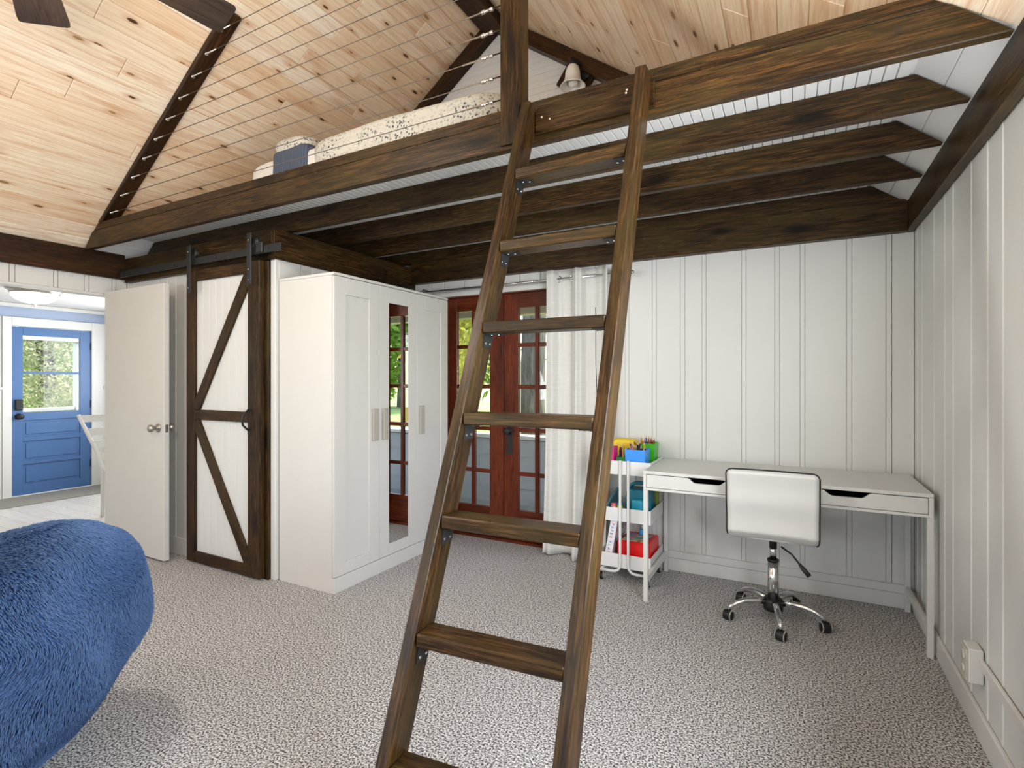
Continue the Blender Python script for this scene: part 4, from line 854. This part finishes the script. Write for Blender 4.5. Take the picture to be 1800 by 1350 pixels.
# ------------------------------------------------------------------ kitchen beyond the doorway
KX, KYA, KYB, KZ = -7.57, 0.45, 3.55, 2.14
M_TILE = NT('pale_grey_plank'); g = M_TILE.coords((1.2, 9, 9)); f = M_TILE.noise(g, 5, 4, 0.6, 0.8); oi = M_TILE.n('ObjectInfo')
M_TILE.color(M_TILE.mix(M_TILE.ramp(f, [(0.35, 0.0), (0.7, 0.5)]), M_TILE.ramp(oi.outputs['Random'], [(0.0, 'dcd8d2'), (1.0, 'cac5be')]), 'b4aea6')); M_TILE.set(Roughness=0.35); M_TILE = M_TILE.m
kf = MB().box(KX-0.1, XL-0.101, KYA-0.1, KYB+0.1, -0.12, -0.012).build('floor_kitchen', M_TILE); tag(kf, 'pale grey wood look plank floor of the kitchen', 'floor', kind=ST)
y = KYA; r_ = 0
while y < KYB:
    y2 = min(y+0.15, KYB); x = KX+(-0.0 if r_ % 3 == 0 else -0.4*(r_ % 3))
    while x < XL-0.101:
        x2 = min(x+1.2, XL-0.101); xa = max(x, KX)
        if x2-xa > 0.03: cb('plank', xa+0.001, x2-0.001, y+0.001, y2-0.001, -0.012, 0.0, M_TILE, kf, 'x', 0.0012)
        x = x2
    y = y2; r_ += 1
KDY0, KDY1, KDZ = 2.487, 3.222, 1.882
wk = MB().box(KX-0.12, KX, KYA-0.1, KDY0-0.012, 0, KZ).box(KX-0.12, KX, KDY1+0.012, KYB+0.1, 0, KZ).box(KX-0.12, KX, KDY0-0.012, KDY1+0.012, KDZ+0.012, KZ).build('wall_kitchen', M_KWALL); tag(wk, 'pale blue kitchen wall above white panelling', 'wall', kind=ST)
for a, b in ((KYA, KDY0-0.085), (KDY1+0.125, KYB)):
    cb('wainscot_panel', KX, KX+0.012, a, b, 0.0, 1.18, M_KWHITE, wk, 'y', 0.002); cb('chair_rail', KX, KX+0.03, a, b, 1.182, 1.215, M_KWHITE, wk, 'y', 0.004)
    cb('upper_panel', KX, KX+0.009, a, b, 1.217, 1.985, M_KWHITE, wk, 'y', 0.002)
MB().box(KX-0.12, XL-0.1, KYB, KYB+0.1, 0, KZ).build('wall_kitchen_side', M_KWHITE); tag(bpy.data.objects['wall_kitchen_side'], 'white kitchen side wall behind the open door', 'wall', kind=ST)
o = MB().box(KX-0.12, XL-0.1, KYA-0.1, KYA, 0, KZ).build('wall_kitchen_near', M_KWHITE); tag(o, 'white kitchen wall opposite the open door', 'wall', kind=ST)
o = MB().box(KX-0.12, XL-0.1, KYA-0.1, KYB+0.1, KZ, KZ+0.1).build('ceiling_kitchen', M_KWHITE); tag(o, 'flat white kitchen ceiling with a dome lamp', 'ceiling', kind=ST)
t = cb('trim_5', KX, KX+0.04, KYA, KYB, KZ-0.045, KZ-0.001, M_KWHITE, None, 'y', 0.008); tag(t, 'white crown moulding over the blue door', 'trim', kind=ST)
t = thing('trim_6', 'wide white casing around the blue door', 'trim', (KX, 2.85, 0), kind=ST)
cb('side_casing', KX, KX+0.022, KDY0-0.083, KDY0-0.004, 0, 1.985, M_KWHITE, t, 'z', 0.003); cb('side_casing', KX, KX+0.022, KDY1+0.004, KDY1+0.122, 0, 1.985, M_KWHITE, t, 'z', 0.003); cb('head_casing', KX, KX+0.022, KDY0-0.004, KDY1+0.004, KDZ+0.006, 1.985, M_KWHITE, t, 'y', 0.003)
kd = thing('door_4', 'blue painted kitchen door with a two pane window and three panels', 'door', (KX-0.03, 2.85, 0.01), kind=ST)
xa, xb = KX-0.045, KX-0.003; wy0, wy1, wz0, wz1 = 2.583, 3.118, 0.925, 1.79
cb('stile', xa, xb, KDY0, wy0, 0.01, KDZ, M_BLUE, kd, 'z', 0.002); cb('stile', xa, xb, wy1, KDY1, 0.01, KDZ, M_BLUE, kd, 'z', 0.002)
for z0, z1 in ((0.01, 0.115), (0.345, 0.385), (0.605, 0.655), (0.838, wz0), (wz1, KDZ)): cb('rail', xa, xb, wy0, wy1, z0, z1, M_BLUE, kd, 'y', 0.002)
cb('window_bar', xa+0.006, xb-0.006, wy0, wy1, 1.36, 1.385, M_BLUE, kd, 'y', 0.002)
for z0, z1 in ((wz0, 1.36), (1.385, wz1)): cb('pane', KX-0.026, KX-0.022, wy0, wy1, z0, z1, M_GLASS, kd, 'y', 0.0)
for z0, z1 in ((0.115, 0.345), (0.385, 0.605), (0.655, 0.838)):
    pn = cb('panel', xa+0.01, xb-0.014, wy0, wy1, z0, z1, M_BLUE, kd, 'y', 0.001); cb('raised_field', xb-0.014, xb-0.006, wy0+0.03, wy1-0.03, z0+0.028, z1-0.028, M_BLUE, pn, 'y', 0.003)
cb('deadbolt', xb, xb+0.028, 2.512, 2.578, 0.955, 1.075, M_RUBBER, kd, 'z', 0.006)
knob((xb, 2.545, 0.885), (1, 0, 0), kd, M_RUBBER, 'knob', 1.1)
for zc in (0.28, 1.0, 1.7): cb('hinge', xb, xb+0.008, KDY1-0.006, KDY1+0.012, zc-0.045, zc+0.045, M_BLACK, kd, 'z', 0.001)
cb('sill', KX-0.12, KX+0.03, KDY0-0.01, KDY1+0.01, 0.0, 0.009, M_KWHITE, kd, 'y', 0.002)
LP = Vector((-6.24, 2.215, KZ)); kl = thing('dome_lamp', 'flush dome ceiling lamp with a nickel rim in the kitchen', 'lamp', LP-Vector((0, 0, 0.15)))
MB().lathe([(0.0, -0.001), (0.205, -0.001), (0.208, -0.012), (0.185, -0.028), (0.178, -0.05), (0.17, -0.05), (0, -0.03)], 40, Matrix.Translation(LP)).build('rim', M_NICKEL, kl)
MB().lathe([(0.172, -0.048), (0.165, -0.075), (0.135, -0.105), (0.085, -0.128), (0.03, -0.138), (0.0, -0.139)], 40, Matrix.Translation(LP)).build('dome', emit('dome_lamp_glass', 'fff8ee', 3.0), kl)
MB().lathe([(0.0, -0.14), (0.018, -0.141), (0.014, -0.150), (0.005, -0.156), (0.006, -0.166), (0.0, -0.172)], 14, Matrix.Translation(LP)).build('finial', M_NICKEL, kl)
lamp('dome_lamp_bulb', 'POINT', 3, LP-Vector((0, 0, 0.30)), (1, 0.97, 0.93), shadow_soft_size=0.15)
M_MAT = plain('grey_door_mat', '9a948c', 0.95, var=0.2, scale=120, bump=0.5, bscale=150)
o = cb('door_mat', -7.50, -6.95, 2.20, 3.42, 0.0005, 0.010, M_MAT, None, 'y', 0.003); tag(o, 'flat grey woven mat on the kitchen floor at the blue door', 'mat')
kc = thing('kitchen_chair', 'white ladder back chair half hidden behind the open door', 'chair', (-5.55, 2.78, 0))
M_KCH = plain('white_chair_paint', 'e8e6e2', 0.35)
KP = Vector((-5.72, 2.535, 0))
def post(off):
    return MB().tube([KP+off+Vector(q) for q in ((-0.02, 0, 0), (-0.005, 0, 0.22), (0, 0, 0.45), (-0.05, -0.03, 0.62), (-0.12, -0.07, 0.78), (-0.195, -0.115, 0.96))], 0.017, 10, radii=[0.014, 0.018, 0.02, 0.018, 0.017, 0.016])
BACKD = Vector((0.12, 0.40, 0))
post(Vector((0, 0, 0))).build('back_post', M_KCH, kc); post(BACKD).build('back_post', M_KCH, kc)
for z_, xo, yo in ((0.925, -0.18, -0.105), (0.80, -0.128, -0.075), (0.685, -0.08, -0.046), (0.57, -0.035, -0.02)):
    a = KP+Vector((xo, yo, z_)); b = a+BACKD; mid = (a+b)/2+Vector((-0.03, 0.01, 0))
    sl_ = MB(); pts = [a*(1-t_)**2+mid*2*t_*(1-t_)+b*t_*t_ for t_ in [k/8 for k in range(9)]]
    hh = 0.033; nv = Vector((0.9, -0.25, 0)).normalized()*0.008
    vs = []
    for q in pts: vs += [q-nv-Vector((0, 0, hh)), q+nv-Vector((0, 0, hh)), q+nv+Vector((0, 0, hh)), q-nv+Vector((0, 0, hh))]
    fs = [(0, 1, 2, 3), (32, 35, 34, 33)] + [(4*i+j, 4*i+(j+1) % 4, 4*i+4+(j+1) % 4, 4*i+4+j) for i in range(8) for j in range(4)]
    sl_.add(vs, fs); sl_.build('slat', M_KCH, kc)
SD = Vector((0.38, -0.11, 0))
se = [KP+Vector((-0.02, 0, 0)), KP+BACKD+Vector((-0.02, 0, 0)), KP+BACKD+SD, KP+SD]
MB().prism([(q.x, q.y) for q in se], 'z', 0.44, 0.465).build('seat', M_KCH, kc, 0.006)
for q in (se[2], se[3]): c_ = q*0.93+(KP+BACKD*0.5+SD*0.5)*0.07; MB().cyl((c_.x, c_.y, 0), (c_.x, c_.y, 0.44), 0.016, 10, r2=0.02).build('front_leg', M_KCH, kc)

# ------------------------------------------------------------------ porch and garden outside
def grass_mat():
    m = NT('lawn_grass'); v = m.coords((1, 1, 1), rnd=False); f = m.noise(v, 14, 5, 0.7); f2 = m.noise(v, 0.35, 3)
    m.color(m.mix(m.ramp(f2, [(0.4, 0.0), (0.6, 0.6)]), m.ramp(f, [(0.3, '5a7a30'), (0.6, '86a850'), (0.8, 'a8c070')]), 'b8b070')); m.set(Roughness=0.95); m.bump(f, 0.5, 0.05); return m.m
gr = MB().box(-70, 70, 5.4, 90, -0.6, -0.42).build('ground_back', grass_mat()); tag(gr, 'sunlit lawn behind the porch', 'lawn', kind=ST)
gr2 = MB().box(-70, KX-1.6, -40, 5.39, -0.6, -0.42).build('ground_side', bpy.data.materials['lawn_grass']); tag(gr2, 'grass beyond the kitchen door', 'lawn', kind=ST)
PY = 4.95
pf = MB().box(-6.5, 3.0, 3.81, PY+0.2, -0.5, -0.03).build('porch_floor', M_GREYSIDE); tag(pf, 'grey painted porch floor outside the french doors', 'porch floor', kind=ST)
pr_ = MB().box(-6.7, 3.2, 3.91, PY+0.4, 2.16, 2.3).build('porch_roof', M_TAN); tag(pr_, 'tan porch roof soffit outside the french doors', 'porch roof', kind=ST)
kw = MB().box(-6.5, 3.0, PY+0.02, PY+0.12, -0.03, 0.66).build('porch_wall', M_GREYSIDE); tag(kw, 'low porch wall clad in grey clapboards', 'porch wall', kind=ST)
for z0 in (-0.03, 0.14, 0.31, 0.48): 
    MB().add([(-6.5, PY-0.012, z0), (3.0, PY-0.012, z0), (3.0, PY+0.006, z0+0.168), (-6.5, PY+0.006, z0+0.168), (-6.5, PY+0.019, z0), (3.0, PY+0.019, z0), (3.0, PY+0.019, z0+0.168), (-6.5, PY+0.019, z0+0.168)], [(0, 1, 2, 3), (4, 7, 6, 5), (0, 4, 5, 1), (3, 2, 6, 7), (0, 3, 7, 4), (1, 5, 6, 2)]).build('clapboard', M_GREYSIDE, kw)
cb('cap_rail', -6.5, 3.0, PY-0.03, PY+0.15, 0.662, 0.70, M_KWHITE, kw, 'x', 0.004)
for i, (xx, lb) in enumerate(((-5.6, 'tan porch post seen past the wardrobe'), (-3.98, 'tan porch post seen through the left french door'), (-2.68, 'tan porch post seen through the right french door'), (-1.2, 'tan porch post behind the curtain'), (0.5, 'tan porch post beyond the desk wall'), (2.3, 'tan porch post at the far end of the porch'))):
    o = cb('porch_post', xx-0.07, xx+0.07, PY-0.02, PY+0.12, 0.702, 1.98, M_TAN, None, 'z', 0.004); tag(o, lb, 'post', kind=ST)
o = cb('porch_header', -6.5, 3.0, PY-0.02, PY+0.12, 1.982, 2.158, M_TAN, None, 'x', 0.004); tag(o, 'tan header beam across the porch opening', 'beam', kind=ST)

M_BARK = NT('grey_bark'); g = M_BARK.coords((9, 9, 1.4)); f = M_BARK.noise(g, 2.0, 5, 0.7, 0.5); M_BARK.color(M_BARK.ramp(f, [(0.3, '3c342c'), (0.55, '70665a'), (0.8, '948a7c')])); M_BARK.set(Roughness=0.95); M_BARK.bump(f, 0.8, 0.03); M_BARK = M_BARK.m
def leaf_mat(name, a, b, c_):
    m = NT(name); v = m.coords((1, 1, 1)); f = m.noise(v, 3.0, 2); f2 = m.noise(v, 30, 1); m.color(m.mix(f2, m.ramp(f, [(0.35, a), (0.5, b), (0.68, c_)]), b)); m.set(Roughness=0.7)
    tl = m.n('BsdfTranslucent'); tl.inputs[0].default_value = lin(c_); mx = m.n('MixShader'); mx.inputs[0].default_value = 0.4; m.l(m.b.outputs[0], mx.inputs[1]); m.l(tl.outputs[0], mx.inputs[2]); m.l(mx.outputs[0], m.out.inputs[0]); return m.m
LM = [leaf_mat('green_leaves', '456a20', '7a9a38', 'b4c860'), leaf_mat('yellow_green_leaves', '7a8a28', 'a8ac48', 'd8cc70'), leaf_mat('deep_green_leaves', '2c5424', '4f7a34', '86a450'), leaf_mat('pale_sunlit_leaves', '5a6238', 'a4a878', 'e0dcb8')]  # last leaf colour is paler than the others
def crown(cx_, cy_, cz_, rx, ry, rz, n, size, mat, parent, seed):
    r = np.random.RandomState(seed); nc = 26
    cl = r.normal(0, 1, (nc, 3)); cl /= np.linalg.norm(cl, axis=1)[:, None]; cl *= r.uniform(0.45, 1.0, (nc, 1))**0.6
    k = r.randint(0, nc, n); P = cl[k]*0.8+r.normal(0, 0.17, (n, 3)); P *= np.array([rx, ry, rz]); P += np.array([cx_, cy_, cz_])
    a = r.normal(0, 1, (n, 3)); a /= np.linalg.norm(a, axis=1)[:, None]; b = np.cross(a, r.normal(0, 1, (n, 3))); b /= np.linalg.norm(b, axis=1)[:, None]
    s = (size*r.uniform(0.6, 1.3, n))[:, None]
    V = np.stack([P-a*s, P+b*s*0.45, P+a*s, P-b*s*0.45], 1).reshape(-1, 3)
    m = MB(); m.v = [tuple(q) for q in V]; m.f = [(4*i, 4*i+1, 4*i+2, 4*i+3) for i in range(n)]; m.sm = [False]*n
    return m.build('foliage', mat, parent, fix=False)
def tree(x, y, h, rt, label, cr, mat, seed, n=3500, size=0.16, zb=-0.45):
    t = thing('garden_tree', label, 'tree', (x, y, zb), group='trees in the garden')
    r = random.Random(seed); pts = [(x, y, zb)]
    for k in range(1, 6): pts.append((x+r.uniform(-0.1, 0.1)*k*0.4, y+r.uniform(-0.1, 0.1)*k*0.4, zb+h*k/5))
    MB().tube(pts, rt, 12, radii=[rt*1.25, rt*1.0, rt*0.92, rt*0.82, rt*0.65, rt*0.35]).build('trunk', M_BARK, t)
    for (dx, dy, z, rx, ry, rz) in cr: crown(x+dx, y+dy, z, rx, ry, rz, n, size, mat, t, seed+int(z*10))
    for k in range(4):
        a = r.uniform(0, 2*PI); z0 = zb+h*r.uniform(0.5, 0.8); MB().tube([(x, y, z0), (x+0.7*math.cos(a), y+0.7*math.sin(a), z0+0.4), (x+1.6*math.cos(a), y+1.6*math.sin(a), z0+0.5)], 0.05, 7, radii=[0.07, 0.05, 0.02]).build('branch', M_BARK, t)
tree(-3.55, 7.3, 7.0, 0.20, 'thick grey trunked tree seen through the right french door', [(0, 0, 5.5, 2.5, 2.5, 1.6)], LM[0], 1)
tree(-8.2, 10.5, 6.0, 0.16, 'yellow green tree seen through the left french door', [(0, 0, 2.3, 2.4, 2.0, 2.0), (0.4, 0, 4.6, 2.2, 2.0, 1.6)], LM[1], 2, 14000, 0.08)
tree(-3.6, 15.5, 7.5, 0.2, 'leafy tree far behind the thick trunk', [(0, 0, 3.0, 3.0, 2.6, 2.2), (0, 0, 6.0, 3.0, 2.6, 2.0)], LM[0], 3, 12000, 0.1)
tree(9.0, 24.0, 7.0, 0.2, 'green tree reflected at the top of the wardrobe mirror', [(0, 0, 3.4, 3.2, 2.6, 2.4), (0, 0, 6.2, 3.0, 2.6, 1.8)], LM[2], 4, 12000, 0.12)
tree(17.0, 26.0, 8.0, 0.25, 'bushy tree at the far right of the lawn', [(0, 0, 3.0, 4.0, 3.0, 3.0), (0, 0, 6.5, 3.6, 3.0, 2.4)], LM[0], 5, 4500, 0.26)
tree(-13.5, 18.0, 8.0, 0.25, 'bushy tree at the far left of the lawn', [(0, 0, 2.6, 4.0, 3.0, 3.0), (0, 0, 6.5, 3.6, 3.0, 2.4)], LM[2], 6, 4500, 0.26)
tree(1.5, 31.0, 8.0, 0.25, 'dark green tree at the back of the lawn', [(0, 0, 3.0, 4.0, 3.0, 3.0), (0, 0, 6.5, 4, 3.0, 2.4)], LM[2], 7, 4500, 0.28)
tree(-10.6, 3.9, 5.0, 0.12, 'sunlit tree outside the blue kitchen door', [(0, 0, 1.5, 1.6, 2.4, 1.6), (0, 0.3, 3.2, 1.6, 2.2, 1.2)], LM[3], 8, 40000, 0.03)
tree(-15.2, 6.6, 5.5, 0.15, 'green tree behind the one outside the kitchen door', [(0, 0, 1.6, 1.8, 3.2, 2.2), (0, 0, 4.0, 2, 3.0, 1.6)], LM[0], 9, 16000, 0.07)
# white storm porch frame outside the kitchen door
sf = thing('storm_frame', 'white window frame of the side porch beyond the blue door', 'window frame', (KX-0.7, 2.9, -0.42))
cb('frame_post', KX-0.74, KX-0.66, 3.34, 3.50, -0.42, 1.779, M_KWHITE, sf, 'z', 0.004); cb('frame_head', KX-0.76, KX-0.64, 1.9, 3.50, 1.78, 2.05, M_KWHITE, sf, 'y', 0.004)
cb('frame_rail', KX-0.73, KX-0.67, 1.9, 3.34, 0.90, 0.945, M_KWHITE, sf, 'y', 0.003); cb('frame_panel', KX-0.72, KX-0.68, 1.9, 3.34, -0.42, 0.78, M_KWHITE, sf, 'y', 0.003)
# yellow play set and a far house
SX, SY = 8.6, 17.5
ps = thing('swing_set', 'yellow wooden play set on the lawn reflected in the mirror', 'swing set', (SX, SY, -0.42)); M_YEL = plain('yellow_wood', 'e0b040', 0.6, var=0.1)
for dx in (-0.6, 0.6):
    for dy in (-0.5, 0.5): cb('post', SX+dx-0.06, SX+dx+0.06, SY+dy-0.06, SY+dy+0.06, -0.42, 2.2, M_YEL, ps, 'z', 0.01)
cb('platform', SX-0.7, SX+0.7, SY-0.6, SY+0.6, 0.9, 0.98, M_YEL, ps, 'x', 0.01)
MB().prism([(SX-0.9, 2.2), (SX+0.9, 2.2), (SX, 2.95)], 'y', SY-0.7, SY+0.7).build('roof', M_YEL, ps)
beam('swing_beam', (SX-0.66, SY, 2.1), (SX-3.0, SY, 2.1), 0.12, 0.14, M_YEL, ps)
for dy in (-0.7, 0.7): beam('a_frame_leg', (SX-2.9, SY, 2.05), (SX-3.2, SY+dy, -0.42), 0.1, 0.1, M_YEL, ps, up=(1, 0, 0))
hs = thing('neighbour_house', 'pale blue house with an orange brown roof beyond the trees', 'house', (-6.0, 24.0, -0.42)); M_HSE = plain('pale_blue_siding', 'c4ccd4', 0.7); M_ROOF = plain('orange_brown_shingle', 'a0643c', 0.8, var=0.2)
MB().box(-10.0, -2.0, 23.0, 28.0, -0.42, 2.2).build('wall', M_HSE, hs); MB().prism([(22.6, 2.2), (28.4, 2.2), (25.5, 4.2)], 'x', -10.4, -1.6).build('roof', M_ROOF, hs)
for xx in (-8.6, -6.0, -3.6): w_ = cb('window', xx-0.5, xx+0.5, 22.94, 22.99, 0.5, 1.6, M_KWHITE, hs, 'z', 0.01); cb('pane', xx-0.42, xx+0.42, 22.92, 22.938, 0.58, 1.52, M_DARKGAP, w_, 'z', 0.0)
# small stamp on the loft beam
st_ = bpy.data.curves.new('stamp', 'FONT'); st_.body = '0'; st_.size = 0.035; st_.extrude = 0.0002; st_.materials.append(M_RUBBER)
fb = bpy.data.objects['loft_front_beam']; link('stamp', text_mesh(st_, '0'), Matrix.Translation((0.268, LOFT_Y-0.0004, 2.34)) @ Matrix.Rotation(PI/2, 4, 'X'), fb)
